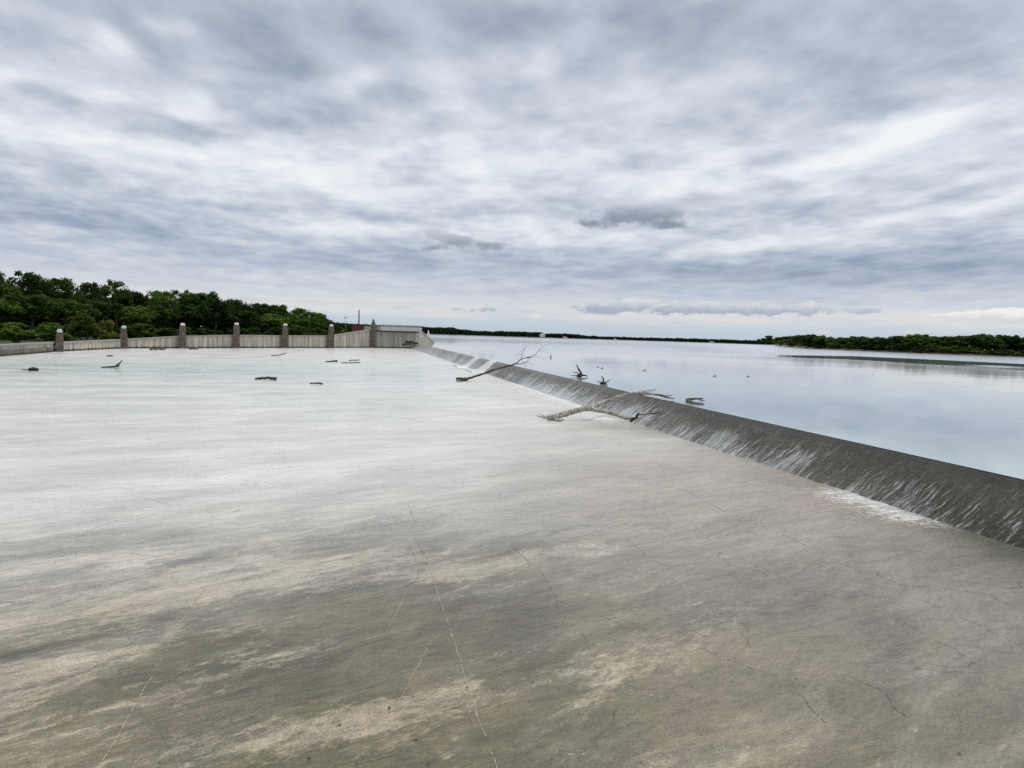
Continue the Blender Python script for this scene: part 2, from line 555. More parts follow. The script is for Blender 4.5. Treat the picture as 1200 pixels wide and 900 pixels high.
    h = n.m('MULTIPLY_ADD', n.m('MULTIPLY', fn1, fm), 3.0, h)
    h = n.m('MULTIPLY_ADD', n.m('MULTIPLY', fn2, fm), 1.0, h)
    n.l.new(n.bump(h, 0.03, 0.8), b.inputs['Normal'])
    return m


def mat_weir():
    m, n, b = material('weir_stone')
    uv = n.n.new('ShaderNodeUVMap').outputs[0]     # u = metres along crest, v = metres down the face
    u, v, _ = n.sep(uv)
    p = n.pos()
    st = n.noise(n.combine(n.m('MULTIPLY', u, 6.0), n.m('MULTIPLY', v, 0.9), 0), 1.0, 6, 0.65, 0.4)
    rk = n.noise(p, 5.0, 8, 0.72)
    rk2 = n.noise(p, 22.0, 5, 0.7)
    big = n.noise(n.combine(n.m('MULTIPLY', u, .35), n.m('MULTIPLY', v, .8), 2), 1.0, 4, 0.6)
    c1 = n.mix(n.smooth(rk, .32, .68), (0.024, 0.020, 0.012), (0.150, 0.125, 0.086))
    c1 = n.mix(n.smooth(st, .40, .62), n.v('MULTIPLY', c1, (.55, .55, .52)), c1)
    c1 = n.mix(n.smooth(big, .4, .68), c1, n.mix(rk2, (0.07, 0.06, 0.045), (0.23, 0.205, 0.165)))
    c1 = n.mix(n.m('MULTIPLY', n.smooth(rk2, .52, .66), .6), c1, (0.022, 0.02, 0.015))
    grey = n.attr('grey')
    c1 = n.mix(n.m('MULTIPLY', grey, .7), c1, n.mix(st, (0.07, 0.067, 0.062), (0.30, 0.29, 0.275)))
    mo = n.attr('moss_shade')  # moss alone on the weir face
    c1 = n.mix(n.m('MULTIPLY', mo, n.smooth(rk, .3, .6)), c1, (0.028, 0.032, 0.015))
    # crest lip: lighter worn concrete where exposed
    lip = n.m('SUBTRACT', 1.0, n.smooth(v, .20, .42))
    c1 = n.mix(n.m('MULTIPLY', n.m('MULTIPLY', lip, n.m('MULTIPLY_ADD', grey, .8, .12)), n.smooth(rk, .3, .6)), c1, (0.27, 0.262, 0.245))
    cb = n.m('MULTIPLY', n.m('SUBTRACT', 1.0, n.smooth(n.m('MULTIPLY_ADD', n.m('SUBTRACT', rk, .5), .5, v), .15, .62)), n.m('SUBTRACT', 1.0, grey))
    c1 = n.mix(n.m('MULTIPLY', cb, .75), c1, (0.020, 0.019, 0.011))
    # foam
    fm = n.attr('foam')
    f1 = n.noise(n.combine(n.m('MULTIPLY', u, 4.2), n.m('MULTIPLY', v, 0.5), 5), 1.0, 7, 0.70, 0.25)
    f2 = n.noise(n.combine(n.m('MULTIPLY', u, 15.0), n.m('MULTIPLY', v, 3.5), 9), 1.0, 5, 0.7, 0.8)
    fs = n.m('ADD', n.m('MULTIPLY', f1, .75), n.m('MULTIPLY', f2, .35))
    foam = n.smooth(n.m('ADD', n.m('MULTIPLY_ADD', fs, 2.6, -.93), n.m('SUBTRACT', fm, 1.0)), -.05, .5)
    foam = n.m('MULTIPLY', foam, .92)
    foam = n.m('MULTIPLY', foam, n.smooth(fm, .02, .2))
    # sparkling drips all along the wet face
    dr = n.noise(n.combine(n.m('MULTIPLY', u, 11.0), n.m('MULTIPLY', v, 1.1), 21), 1.0, 6, 0.75, 0.7)
    dk = n.m('MULTIPLY', n.smooth(v, .25, 1.1), n.attr('drip'))
    drip = n.smooth(n.m('MULTIPLY_ADD', dk, .19, dr), .60, .80)
    w = n.m('MAXIMUM', foam, n.m('MULTIPLY', drip, .8))
    col = n.mix(w, c1, (0.80, 0.82, 0.84))
    n.l.new(col, b.inputs['Base Color'])
    n.l.new(n.m('MULTIPLY_ADD', rk, .4, .18), b.inputs['Roughness'])
    b.inputs['Specular IOR Level'].default_value = 0.40
    h = n.m('ADD', n.m('MULTIPLY', rk, 1.0), n.m('MULTIPLY', rk2, .4))
    h = n.m('MULTIPLY_ADD', st, .5, h)
    n.l.new(n.bump(h, 0.16, 1.0), b.inputs['Normal'])
    return m


def mat_lake():
    m, n, b = material('lake_water')
    p = n.pos()
    x, y, z = n.sep(p)
    dist = n.v('LENGTH', p)
    w1 = n.noise(n.stretch(p, YAW * -1, 0.55, 1.0), 0.9, 4, 0.55, 0.4)
    w2 = n.noise(n.stretch(p, R(-20), 0.12, 0.55), 1.0, 5, 0.6, 0.3)
    w3 = n.noise(n.stretch(p, R(-14), 0.010, 0.05), 1.0, 4, 0.55, 0.3)
    ripple = n.m('ADD', n.m('MULTIPLY', n.smooth(w3, .45, .72), .25), n.attr('ripple'), clamp=True)
    amp = n.m('MULTIPLY_ADD', ripple, .85, .08)
    h = n.m('MULTIPLY', n.m('ADD', n.m('MULTIPLY', w1, .010), n.m('MULTIPLY', w2, .035)), amp)
    nb = n.n.new('ShaderNodeBump')
    nb.inputs['Strength'].default_value = 1.0
    nb.inputs['Distance'].default_value = 1.0
    n.l.new(h, nb.inputs['Height'])
    gl = n.n.new('ShaderNodeBsdfGlossy')
    gl.inputs['Color'].default_value = (.97, .98, 1, 1)
    n.l.new(n.m('MULTIPLY_ADD', ripple, .16, .02), gl.inputs['Roughness'])
    n.l.new(nb.outputs[0], gl.inputs['Normal'])
    df = n.n.new('ShaderNodeBsdfDiffuse')
    df.inputs['Color'].default_value = (.41, .48, .47, 1)
    fr = n.n.new('ShaderNodeFresnel')
    fr.inputs['IOR'].default_value = 1.42
    n.l.new(nb.outputs[0], fr.inputs['Normal'])
    mx = n.n.new('ShaderNodeMixShader')
    n.l.new(n.m('MULTIPLY_ADD', fr.outputs[0], .92, .08, clamp=True), mx.inputs[0])
    n.l.new(df.outputs[0], mx.inputs[1])
    n.l.new(gl.outputs[0], mx.inputs[2])
    out = [q for q in n.n if q.type == 'OUTPUT_MATERIAL'][0]
    n.n.remove(b)
    n.l.new(mx.outputs[0], out.inputs['Surface'])
    return m


def mat_wall(name, c_dark, c_light, streak=True):
    m, n, b = material(name)
    p = n.pos()
    x, y, z = n.sep(p)
    v = n.noise(n.v('MULTIPLY', p, (1.4, 1.4, 0.14)), 1.0, 6, 0.62)
    w = n.noise(p, 0.22, 4, 0.55)
    f = n.noise(p, 6.0, 5, 0.65)
    c = n.mix(n.smooth(v, .34, .66), c_dark, c_light)
    c = n.mix(n.smooth(w, .55, .72), c, (c_light[0] * 1.12, c_light[1] * 1.04, c_light[2] * .86))
    c = n.mix(n.m('MULTIPLY', n.smooth(f, .5, .75), .35), c, c_dark)
    # dark wet tide mark at the foot
    c = n.mix(n.m('SUBTRACT', 1.0, n.smooth(n.m('MULTIPLY_ADD', n.m('SUBTRACT', v, .5), .5, z), .10, .34)), c, (0.05, 0.045, 0.038))
    n.l.new(c, b.inputs['Base Color'])
    b.inputs['Roughness'].default_value = .85
    n.l.new(n.bump(n.m('ADD', v, f), 0.03, .6), b.inputs['Normal'])
    return m


def mat_stone():
    m, n, b = material('pillar_stone')
    p = n.obj()
    q = n.v('MULTIPLY', p, (2.4, 2.4, 3.6))
    cc = n.voronoi(q, 1.0, 'F1', 'Color')
    ed = n.voronoi(q, 1.0, 'DISTANCE_TO_EDGE')
    s = n.sep(cc)[0]
    f = n.noise(p, 12, 5, .65)
    c = n.ramp(s, [(0, (.10, .068, .045)), (.4, (.19, .135, .09)), (.7, (.13, .105, .08)), (1, (.27, .21, .15))])
    c = n.mix(n.m('MULTIPLY', f, .5), c, (.09, .07, .05))
    c = n.mix(n.smooth(ed, .07, .02), c, (.21, .19, .165))
    n.l.new(c, b.inputs['Base Color'])
    b.inputs['Roughness'].default_value = .9
    n.l.new(n.bump(n.m('ADD', n.smooth(ed, 0, .12), n.m('MULTIPLY', f, .3)), .06, .9), b.inputs['Normal'])
    return m


def mat_plain(name, col, rough=.7, var=.25, scale=6.0, metal=0.0):
    m, n, b = material(name)
    f = n.noise(n.obj(), scale, 5, .6)
    c = n.mix(n.smooth(f, .3, .7), tuple(k * (1 - var) for k in col), tuple(min(1, k * (1 + var)) for k in col))
    n.l.new(c, b.inputs['Base Color'])
    b.inputs['Roughness'].default_value = rough
    b.inputs['Metallic'].default_value = metal
    return m


def mat_bark(name, lo, hi, scale=1.0):
    m, n, b = material(name)
    p = n.obj()
    f = n.noise(p, 7 * scale, 7, .68, .6)
    g = n.noise(p, 1.6 * scale, 4, .6)
    c = n.mix(n.smooth(f, .34, .66), lo, hi)
    c = n.mix(n.m('MULTIPLY', n.smooth(g, .52, .68), .6), c, lo)
    n.l.new(c, b.inputs['Base Color'])
    b.inputs['Roughness'].default_value = .8
    n.l.new(n.bump(f, .03, .8), b.inputs['Normal'])
    return m


def mat_leaf(name, lo, hi):
    m, n, b = material(name)
    oi = n.n.new('ShaderNodeObjectInfo')
    p = n.pos()
    f = n.noise(p, .55, 4, .6)
    g = n.noise(p, 3.0, 3, .6)
    t = n.m('ADD', n.m('MULTIPLY', f, .7), n.m('MULTIPLY', g, .45))
    t = n.m('ADD', t, n.m('MULTIPLY_ADD', oi.outputs['Random'], .5, -.33))
    c = n.mix(n.smooth(t, .28, .80), lo, hi)
    n.l.new(c, b.inputs['Base Color'])
    b.inputs['Roughness'].default_value = .62
    b.inputs['Specular IOR Level'].default_value = .10
    tr = n.n.new('ShaderNodeBsdfTranslucent')
    n.l.new(n.v('MULTIPLY', c, (1.1, 1.25, .6)), tr.inputs['Color'])
    mx = n.n.new('ShaderNodeMixShader')
    mx.inputs[0].default_value = .22
    out = [q for q in n.n if q.type == 'OUTPUT_MATERIAL'][0]
    n.l.new(b.outputs[0], mx.inputs[1])
    n.l.new(tr.outputs[0], mx.inputs[2])
    n.l.new(mx.outputs[0], out.inputs['Surface'])
    return m


M_APRON, M_WEIR, M_LAKE = mat_apron(), mat_weir(), mat_lake()
M_WALL = mat_wall('weathered_concrete', (.36, .335, .285), (.61, .575, .50))
M_COPE = mat_plain('coping_concrete', (.34, .325, .29), .85)
M_DECK = mat_plain('pale_deck_concrete', (.50, .49, .46), .8)
M_STONE = mat_stone()
M_WHITE = mat_plain('white_paint', (.80, .80, .78), .5, .06)
M_BLACK = mat_plain('dark_metal', (.03, .03, .03), .5)
M_DARKBARK = mat_bark('wet_dark_bark', (.018, .014, .011), (.075, .060, .048))
M_BLEACHED = mat_bark('bleached_wood', (.17, .15, .125), (.60, .56, .505))
M_BROWNWOOD = mat_bark('brown_driftwood', (.05, .037, .027), (.19, .145, .11))
M_TRUNK = mat_bark('tree_bark', (.05, .04, .03), (.17, .145, .115), .5)
M_LEAVES = [mat_leaf('dark_green_leaves', (.020, .046, .006), (.090, .160, .024)),
            mat_leaf('mid_green_leaves', (.028, .064, .009), (.115, .190, .030)),
            mat_leaf('olive_leaves', (.055, .080, .010), (.170, .190, .032)),
            mat_leaf('deep_green_leaves', (.016, .036, .006), (.066, .115, .020))]
M_FARLEAF = mat_leaf('far_leaves', (.028, .045, .022), (.075, .10, .05))
M_BRICK = mat_plain('red_brick', (.17, .062, .045), .85, .2, 2)
M_GREY = mat_plain('grey_metal', (.33, .34, .35), .5)
M_GRASS = mat_plain('bank_grass', (.040, .055, .020), .95, .5, .4)
M_MUD = mat_plain('bank_mud', (.10, .085, .06), .9, .3, .5)
M_EARTH = mat_plain('lakebed_earth', (.11, .10, .075), .95, .3, .05)
M_DUCK = mat_plain('duck_feathers', (.055, .045, .038), .7, .4, 12)


def mat_foamwater():
    m, n, b = material('spilling_water')
    uv = n.n.new('ShaderNodeUVMap').outputs[0]
    u, v, _ = n.sep(uv)
    f = n.noise(n.combine(n.m('MULTIPLY', u, 7.0), n.m('MULTIPLY', v, .8), 0), 1.0, 6, .65, .5)
    c = n.mix(n.smooth(f, .30, .55), (.26, .27, .275), (.74, .75, .76))
    n.l.new(c, b.inputs['Base Color'])
    b.inputs['Roughness'].default_value = .35
    n.l.new(n.bump(f, .05, .8), b.inputs['Normal'])
    return m


M_SPILL = mat_foamwater()


# ------------------------------------------------------------------ ground, apron, weir, lake
g = MB()
g.add([(-9000, -3000, -2.5), (9000, -3000, -2.5), (9000, 12000, -2.5), (-9000, 12000, -2.5)], [(0, 1, 2, 3)])
tag(g.build('ground', M_EARTH), kind='structure')

# pale streaks that stand out in the photograph: (x0,y0)-(x1,y1) px, half width m, strength
PALE = [((330, 885), (440, 838), .22, .20), ((430, 840), (560, 812), .19, .24), ((470, 828), (560, 800), .12, .10),
        ((300, 790), (480, 745), .6, .12), ((250, 690), (480, 640), 1.0, .14), ((60, 720), (330, 640), 1.0, .10), ((520, 672), (700, 640), .45, .20),
        ((600, 850), (700, 825), .25, .06), ((660, 840), (800, 770), .35, .05), ((720, 780), (830, 740), .5, .08), ((400, 885), (560, 850), .10, .10),
        ((0, 800), (200, 740), .6, .06)]
OLIVE = [((330, 800), (480, 770), .5, -.26), ((480, 740), (640, 720), .8, -.08), ((500, 625), (780, 600), 1.3, -.12), ((590, 880), (760, 830), .5, -.12), ((0, 775), (470, 690), .18, -.14)]
JOINT = [((478, 590), (508, 680)), ((508, 680), (552, 815)), ((552, 815), (584, 905)), ((240, 690), (185, 780)), ((185, 780), (112, 905))]


def segdist(pt, a, b):
    ab = b - a
    t = max(0, min(1, (pt - a).dot(ab) / ab.length_squared))
    return (pt - (a + ab * t)).length, t


def seglist(L):
    return [(P(*s[0]).to_2d(), P(*s[1]).to_2d(), *s[2:]) for s in L]


PALE_W = seglist(PALE) + seglist(OLIVE)
_dp = [P(*q).to_2d() for q in ((0, 772), (150, 737), (300, 707), (420, 690), (480, 676), (500, 660), (503, 640))]
DRAG_W = list(zip(_dp[:-1], _dp[1:])) + [(P(0, 690).to_2d(), P(105, 665).to_2d())]


def apron_foam(y, d):
    """foam amount on the apron, d metres out from the foot of the face"""
    f = 0
    f += 1.05 * bumpf(y, 43, 10) * math.exp(-d / 2.4)
    f += .85 * bumpf(y, 58, 8) * math.exp(-d / 2.4)
    f += .84 * bumpf(y, 17.6, 1.9) * math.exp(-(d / 2.2) ** 2)
    f += .76 * bumpf(y, 15.0, 1.6) * math.exp(-((d - .5) / 1.4) ** 2)
    f += .45 * bumpf(y, 29, 5) * math.exp(-d / .8)
    f += .40 * bumpf(y, 22.5, 3) * math.exp(-d / .6)
    f += .85 * bumpf(y, CH1, 2.8) * math.exp(-d / 9) + .85 * bumpf(y, CH2, 3.2) * math.exp(-d / 8)
    f += .8 * bumpf(y, 34.5, 1.6) * math.exp(-((d - 1.2) / .9) ** 2)
    f += .45 * bumpf(y, 120, 26) * math.exp(-d / 2.5)
    return min(.95, f)


CH2 = P(571, 423, HC).y      # the two strong spills
CH1 = P(549, 418.7, HC).y


def build_apron():
    ys = np.concatenate([np.arange(-14, 5, 1.0), np.arange(5, 24, .14), np.arange(24, 60, .4), np.arange(60, 182, 1.2)])
    ds = np.concatenate([np.arange(0, 6, .14), np.arange(6, 18, .2), np.arange(18, 30, .6), np.arange(30, 56, 2.0), [56]])
    vs, at = [], {k: [] for k in ('pale', 'teal', 'brown', 'moss_shade', 'foam', 'joint')}
    for y in ys:
        x0 = xb(y)
        for d in ds:
            x = x0 + .25 - d
            vs.append((x, y, 0))
            d_ = max(0, d - .25)
            pl = 0
            if y < 25:
                q = Vector((x, y))
                wob = 1 + .9 * (mnoise.noise((x * .9, y * .9, 3.3)))
                for a, b_, w, s in PALE_W:
                    k, _ = segdist(q, a, b_)
                    if k < 3 * w:
                        pl += s * math.exp(-(k / (w * max(.35, wob))) ** 2)
            at['pale'].append(pl)
            te = bumpf(y, 68, 13) * min(1, max(0, (14 - x) / 12)) * (1 if x < 8 else 0) * .9
            at['teal'].append(te)
            br = (1 / (1 + math.exp(-(x - 4.2) / 1.5))) * bumpf(y, 18, 10.5) * .97 + .45 * bumpf(y, 31.5, 3.2) * math.exp(-(d_ / 3.0))
            at['brown'].append(min(1, br))
            mo = math.exp(-d_ / 1.5) * (1 / (1 + math.exp((y - 14.6) / .8))) * 1.15 + .35 * math.exp(-d_ / .35) + .22 * bumpf(y, 11, 3) * math.exp(-d_ / 3) + .26 * bumpf(y, 31.5, 2.2) * math.exp(-((d_ - 1.4) / 1.8) ** 2)  # damp moss and shade at the weir foot, then shade painted under the log
            at['moss_shade'].append(min(1, mo))
            at['foam'].append(apron_foam(y, d_))
            dg = 0
            if y < 25 and x < 3:
                q = Vector((x, y))
                for a, b_ in DRAG_W:
                    k, _ = segdist(q, a, b_)
                    dg = max(dg, math.exp(-(k / (.16 * (1 + .6 * mnoise.noise((x, y, 1))))) ** 2) * (.75 + .5 * mnoise.noise((x * 1.5, y * 1.5, 8))))
            at['joint'].append(max(0, dg))
    nx, ny = len(ds), len(ys)
    fs = []
    for j in range(ny - 1):
        for i in range(nx - 1):
            a = j * nx + i
            fs.append((a, a + nx, a + nx + 1, a + 1))
    me = bpy.data.meshes.new('spillway_apron')
    me.from_pydata(vs, [], fs)
    for k, v in at.items():
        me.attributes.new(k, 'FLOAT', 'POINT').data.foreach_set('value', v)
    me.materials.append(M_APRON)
    o = bpy.data.objects.new('spillway_apron', me)
    C.objects.link(o)
    tag(o, kind='structure')


build_apron()

# seams and cracks of the slab: hair-thin sheets just above it
def strips(name, chains, mat, w, jit, skip, seed, n=12):
    mb = MB()
    r_ = random.Random(seed)
    for chain in chains:
        pts = bez([P(*c) for c in chain], n)
        pts = [q + Vector((mnoise.noise((q.x * 3, q.y * 3, seed)), mnoise.noise((q.x * 3, q.y * 3, seed + 5)), 0)) * jit for q in pts]
        pts = [q + Vector((r_.uniform(-1, 1), r_.uniform(-1, 1), 0)) * jit * .12 for q in pts]
        on = 1.0
        for i in range(len(pts) - 1):
            on = max(0, min(1, on + r_.uniform(-.5, .5)))
            if r_.random() < skip and on < .5:
                continue
            a, b_ = pts[i], pts[i + 1]
            t = (b_ - a).normalized()
            nr = Vector((-t.y, t.x, 0))
            w0, w1 = w * (.3 + .9 * r_.random()), w * (.3 + .9 * r_.random())
            u = Vector((0, 0, .004))
            mb.add([a + nr * w0 + u, b_ + nr * w1 + u, b_ - nr * w1 + u, a - nr * w0 + u], [(0, 3, 2, 1)])
    tag(mb.build(name, mat), kind='structure')


M_LIME = mat_plain('lime_seam', (.38, .335, .25), .7, .35, 20)
M_CRACK = mat_plain('dark_crack', (.085, .076, .06), .8, .3, 20)
strips('apron_joint', [((478, 590), (494, 632), (508, 680), (530, 745), (552, 815), (584, 905)), ((240, 690), (216, 725), (185, 780), (150, 842), (112, 905)),
                       ((527, 741), (507, 752), (487, 786), (480, 800), (461, 836)), ((478, 690), (468, 712), (455, 735))], M_LIME, .0065, .02, .55, 4, 26)
strips('apron_crack', [((815, 642), (870, 655), (895, 672), (925, 690), (960, 695), (990, 705)), ((990, 663), (1025, 672), (1060, 686), (1100, 688), (1150, 695), (1190, 713)),
                       ((1080, 703), (1130, 726), (1196, 756)), ((1050, 726), (1095, 750), (1136, 771)), ((927, 808), (950, 826), (970, 845)), ((860, 608), (905, 622), (952, 642), (985, 660)),
                       ((0, 690), (55, 680), (105, 664)), ((94, 628), (120, 616), (140, 610)),
                       ((670, 610), (730, 632), (765, 655), (790, 668)), ((740, 560), (800, 575), (850, 600)), ((350, 590), (420, 582), (470, 570)), 
                       ((600, 540), (660, 532), (730, 520)), ((230, 560), (290, 552), (360, 546)), ((300, 520), (380, 512), (440, 505)), ((560, 560), (640, 552), (700, 545)), ((1000, 790), (1040, 815), (1060, 840))],
       M_CRACK, .0042, .09, .75, 9, 22)
strips('apron_scratch', [((480, 640), (492, 672), (462, 694), (400, 708), (330, 722)), ((486, 630), (500, 662), (478, 686), (420, 701)), ((0, 770), (120, 742), (240, 722), (340, 712), (450, 690)),
                         ((0, 778), (130, 748), (300, 718)), ((560, 640), (640, 625), (740, 604)), ((575, 652), (660, 634), (780, 600)), ((640, 700), (700, 720), (760, 750)), ((700, 560), (840, 580), (960, 612)),
                         ((150, 640), (260, 618), (380, 600)), ((60, 600), (180, 580), (300, 566)), ((820, 760), (900, 790), (990, 820)), ((300, 640), (420, 622), (480, 612)), ((640, 580), (720, 568), (820, 552)),
                         ((20, 540), (140, 525), (280, 515)), ((400, 560), (520, 540), (640, 530)), ((480, 480), (600, 474), (680, 470)), ((200, 492), (330, 484), (450, 480)), ((600, 640), (640, 680), (660, 730))],
       M_CRACK, .003, .03, .7, 12, 26)


def face_foam(y, t):
    """t = 0 crest .. 1 foot"""
    f = .86 * bumpf(y, 45, 10) * (.30 + .80 * t)
    f += .62 * bumpf(y, 57, 6) * (.55 + .45 * t)
    f += .60 * bumpf(y, 34.5, 2.2) * (.4 + .6 * t)
    f += .58 * bumpf(y, 28, 6) * (.25 + .85 * t)
    f += .55 * bumpf(y, 17.6, 1.8) * t * t + .52 * bumpf(y, 14.8, 1.6) * t * t + .45 * bumpf(y, 22, 3) * t
    f -= 1.0 * bumpf(y, 66.5, 4.0)
    f += .72 * (1 / (1 + math.exp(-(y - 75) / 2))) * (.75 + .25 * t)
    f += .30 * mnoise.noise((y * .22, 3.0, 0)) * (y > 72)
    return min(1.0, max(0, f))


def build_weir():
    ys = np.concatenate([np.arange(-14, 8, .5), np.arange(8, 26, .09), np.arange(26, 62, .2), np.arange(62, YEND + .1, .6)])
    prof = [(-.62, -.9), (-.60, -.03), (-.30, -.012), (-.08, 0.0), (0, 0.0), (.025, -.010), (.08, -.045), (.18, -.115), (.34, -.235)]
    for k in range(1, 15):
        t = k / 14
        s = .34 + (FACE - .34) * t
        zz = -.235 - (HC - .235) * (t ** .97)
        prof.append((s, zz))
    prof.append((FACE + .12, -HC - .10))
    vs, uvs, fo, mo, gr, dr = [], [], [], [], [], []
    for y in ys:
        x0 = xb(y) + FACE
        L = 0
        last = None
        for (s, zz) in prof:
            if last:
                L += math.hypot(s - last[0], zz - last[1])
            last = (s, zz)
            on = 1 if s > -.3 else 0
            nz = mnoise.noise((s * 2.5, y * 1.2, zz * 2.5)) * .05 + mnoise.noise((s * 7, y * 5, zz * 7)) * .03
            nz *= min(1, max(0, (s - .0) / .4)) * (1 if y < 62 else .5)
            vs.append((x0 - s - nz * .7, y, HC + zz + nz * .6 + (mnoise.noise((y * .3, 1, 0)) * .012)))
            uvs.append((y, L - 1.45))
            t = min(1, max(0, (s) / FACE))
            fo.append(face_foam(y, t) if s > -.05 else 0)
            mo.append(1.15 / (1 + math.exp((y - 16) / 1.3)) * (.4 + .6 * t) + .35 * max(0, mnoise.noise((y * .25, 7, 0))))
            gr.append(1 / (1 + math.exp(-(y - 44) / 8)) - .55 * bumpf(y, 66.5, 3.5))
            dr.append((.15 + .85 * max(0, min(1, .5 + 1.2 * mnoise.noise((y * .45, 2, 5))))) * (1 if y > 13 else .5))
    nx, ny = len(prof), len(ys)
    fs = []
    for j in range(ny - 1):
        for i in range(nx - 1):
            a = j * nx + i
            fs.append((a, a + 1, a + nx + 1, a + nx))
    me = bpy.data.meshes.new('weir_wall')
    me.from_pydata(vs, [], fs)
    ul = me.uv_layers.new(name='UVMap')
    li = np.zeros(len(me.loops), dtype=np.int32)
    me.loops.foreach_get('vertex_index', li)
    ul.data.foreach_set('uv', np.array(uvs, dtype=np.float32)[li].ravel())
    for k, v in (('foam', fo), ('moss_shade', mo), ('grey', gr), ('drip', dr)):
        me.attributes.new(k, 'FLOAT', 'POINT').data.foreach_set('value', [min(1.2, max(0, q)) for q in v])
    for p in me.polygons:
        p.use_smooth = True
    me.materials.append(M_WEIR)
    o = bpy.data.objects.new('weir', me)
    C.objects.link(o)
    tag(o, 'long low mossy weir wall with white water streaking down its sloping face', 'weir')


build_weir()

# the two strong spills of white water over the far weir
for cy, w, lab in ((CH1, 2.0, 'farther of two white water spills pouring over the weir'), (CH2, 2.5, 'nearer of two white water spills pouring over the weir')):
    vs, uvs, fs = [], [], []
    prof = [(-.25, -.03), (-.05, .0), (.1, -.03), (.25, -.11), (.4, -.23), (.7, -.50), (1.0, -.77), (1.25, -.95), (1.5, -1.02), (1.9, -1.06), (2.6, -1.095)]
    nyy = 26
    for i in range(nyy):
        tt = i / (nyy - 1) * 2 - 1
        for k, (s, zz) in enumerate(prof):
            y = cy + tt * w * (.55 + .035 * k + .05 * max(0, k - 6)) * (1 + .12 * mnoise.noise((k * .5, tt * 2, cy)))
            edge = (1 - tt ** 6)
            no = mnoise.noise((y * 2.2, s * .7, 3)) * .09
            vs.append((xb(y) + FACE - s - .05, y - s * .1, HC + zz * 1.0 + no * edge + (.05 * edge) - (.16 if abs(tt) > .98 else 0)))
            uvs.append((y, s))
    k = len(prof)
    for i in range(nyy - 1):
        for j in range(k - 1):
            a = i * k + j
            fs.append((a, a + 1, a + k + 1, a + k))
    me = bpy.data.meshes.new('water_spill')
    me.from_pydata(vs, [], fs)
    ul = me.uv_layers.new(name='UVMap')
    for lp in me.loops:
        ul.data[lp.index].uv = uvs[lp.vertex_index]
    for p in me.polygons:
        p.use_smooth = True
    me.materials.append(M_SPILL)
    o = bpy.data.objects.new('water_spill', me)
    C.objects.link(o)
    tag(o, kind='structure')


_q = P(1168, 429.5, HC)
RIP = (_q.to_2d().length, math.degrees(math.atan2(_q.x, _q.y)))


WIND = []
for _x, _y in ((860, 415), (925, 416.5), (1000, 417.6), (1100, 422), (1200, 427), (1300, 431)):
    _w = P(_x, _y, HC)
    WIND.append((math.degrees(math.atan2(_w.x, _w.y)), _w.to_2d().length))


WIND2 = []
for _x, _y in ((860, 417), (925, 418.4), (1000, 421), (1100, 427), (1200, 433), (1300, 438)):
    _w = P(_x, _y, HC)
    WIND2.append((math.degrees(math.atan2(_w.x, _w.y)), _w.to_2d().length))


def build_lake():
    ys = list(np.arange(-14, YEND - 1, 2.0)) + [YEND]
    edge = [(xb(y) + FACE + .01, y) for y in ys]
    vs = [(x, y, HC + .012) for x, y in edge]
    # strip mesh outward in rings so an attribute can vary
    offs = [0, 3, 8, 16, 30] + list(range(33, 240, 3)) + [260, 290, 320, 380, 450, 700, 1200, 2500, 6000]
    vs, rp = [], []
    ysall = ys + list(range(170, 420, 10)) + [440, 480, 520, 650, 850, 1200, 2000, 4000, 9000]
    for y in ysall:
        x0 = xb(y) + FACE + .01 if y <= YEND else (xb(YEND) + FACE + .01)
        for o_ in offs:
            vs.append((x0 + o_, y, HC + .012))
    nx = len(offs)
    fs = []
    for j in range(len(ysall) - 1):
        for i in range(nx - 1):
            a = j * nx + i
            fs.append((a, a + 1, a + nx + 1, a + nx))
    # left part of the lake, beyond the training wall
    o_ = len(vs)
    xe = xb(YEND) + FACE + .01
    yl = [y for y in ysall if y >= 200]
    for y in yl:
        vs += [(-6000, y, HC + .012), (-300, y, HC + .012), (xe, y, HC + .012)]
    for j in range(len(yl) - 1):
        for i in range(2):
            a = o_ + j * 3 + i
            fs.append((a, a + 1, a + 4, a + 3))
    # bay behind the camera, to the right of the weir
    o_ = len(vs)
    vs += [(xb(-14) + FACE + .01, -14, HC + .012), (6000, -14, HC + .012), (6000, -3000, HC + .012), (xb(-14) + FACE + .01, -3000, HC + .012)]
    fs.append((o_, o_ + 3, o_ + 2, o_ + 1))
    me = bpy.data.meshes.new('lake')
    me.from_pydata(vs, [], fs)
    rp = []
    for v in vs:
        d = math.hypot(v[0], v[1])
        az = math.degrees(math.atan2(v[0], max(1e-3, v[1])))
        r = 0
        f = min(1, max(0, (az - 22) / 7))
        r += f * (min(1, max(0, (d - interp(az, WIND)) / 6)) + .42 * min(1, max(0, (interp(az, WIND2) - d) / 8)) * math.exp(-max(0, interp(az, WIND2) - 12 - d) / 22)) + (1 - f) * .6 * min(1, max(0, (d - 200) / 200))
        r += .9 * math.exp(-((d - RIP[0]) / 9) ** 2 - ((az - RIP[1]) / 1.6) ** 2)
        rp.append(r)
    me.attributes.new('ripple', 'FLOAT', 'POINT').data.foreach_set('value', rp)
    me.materials.append(M_LAKE)
    o = bpy.data.objects.new('lake', me)
    C.objects.link(o)
    tag(o, kind='structure')


build_lake()

# ------------------------------------------------------------------ training wall on the far side
PIL_PX = [(70, 412, 385.5), (145, 408.3, 381.5), (214, 408.2, 378.5), (277, 408, 378), (334, 407.8, 379), (388, 407.8, 380), (437, 407.5, 374)]
PIL = [P(x, y, 0) for x, y, _ in PIL_PX]


def topz(px, py, base):
    return D(px, py, math.hypot(base.x, base.y)).z


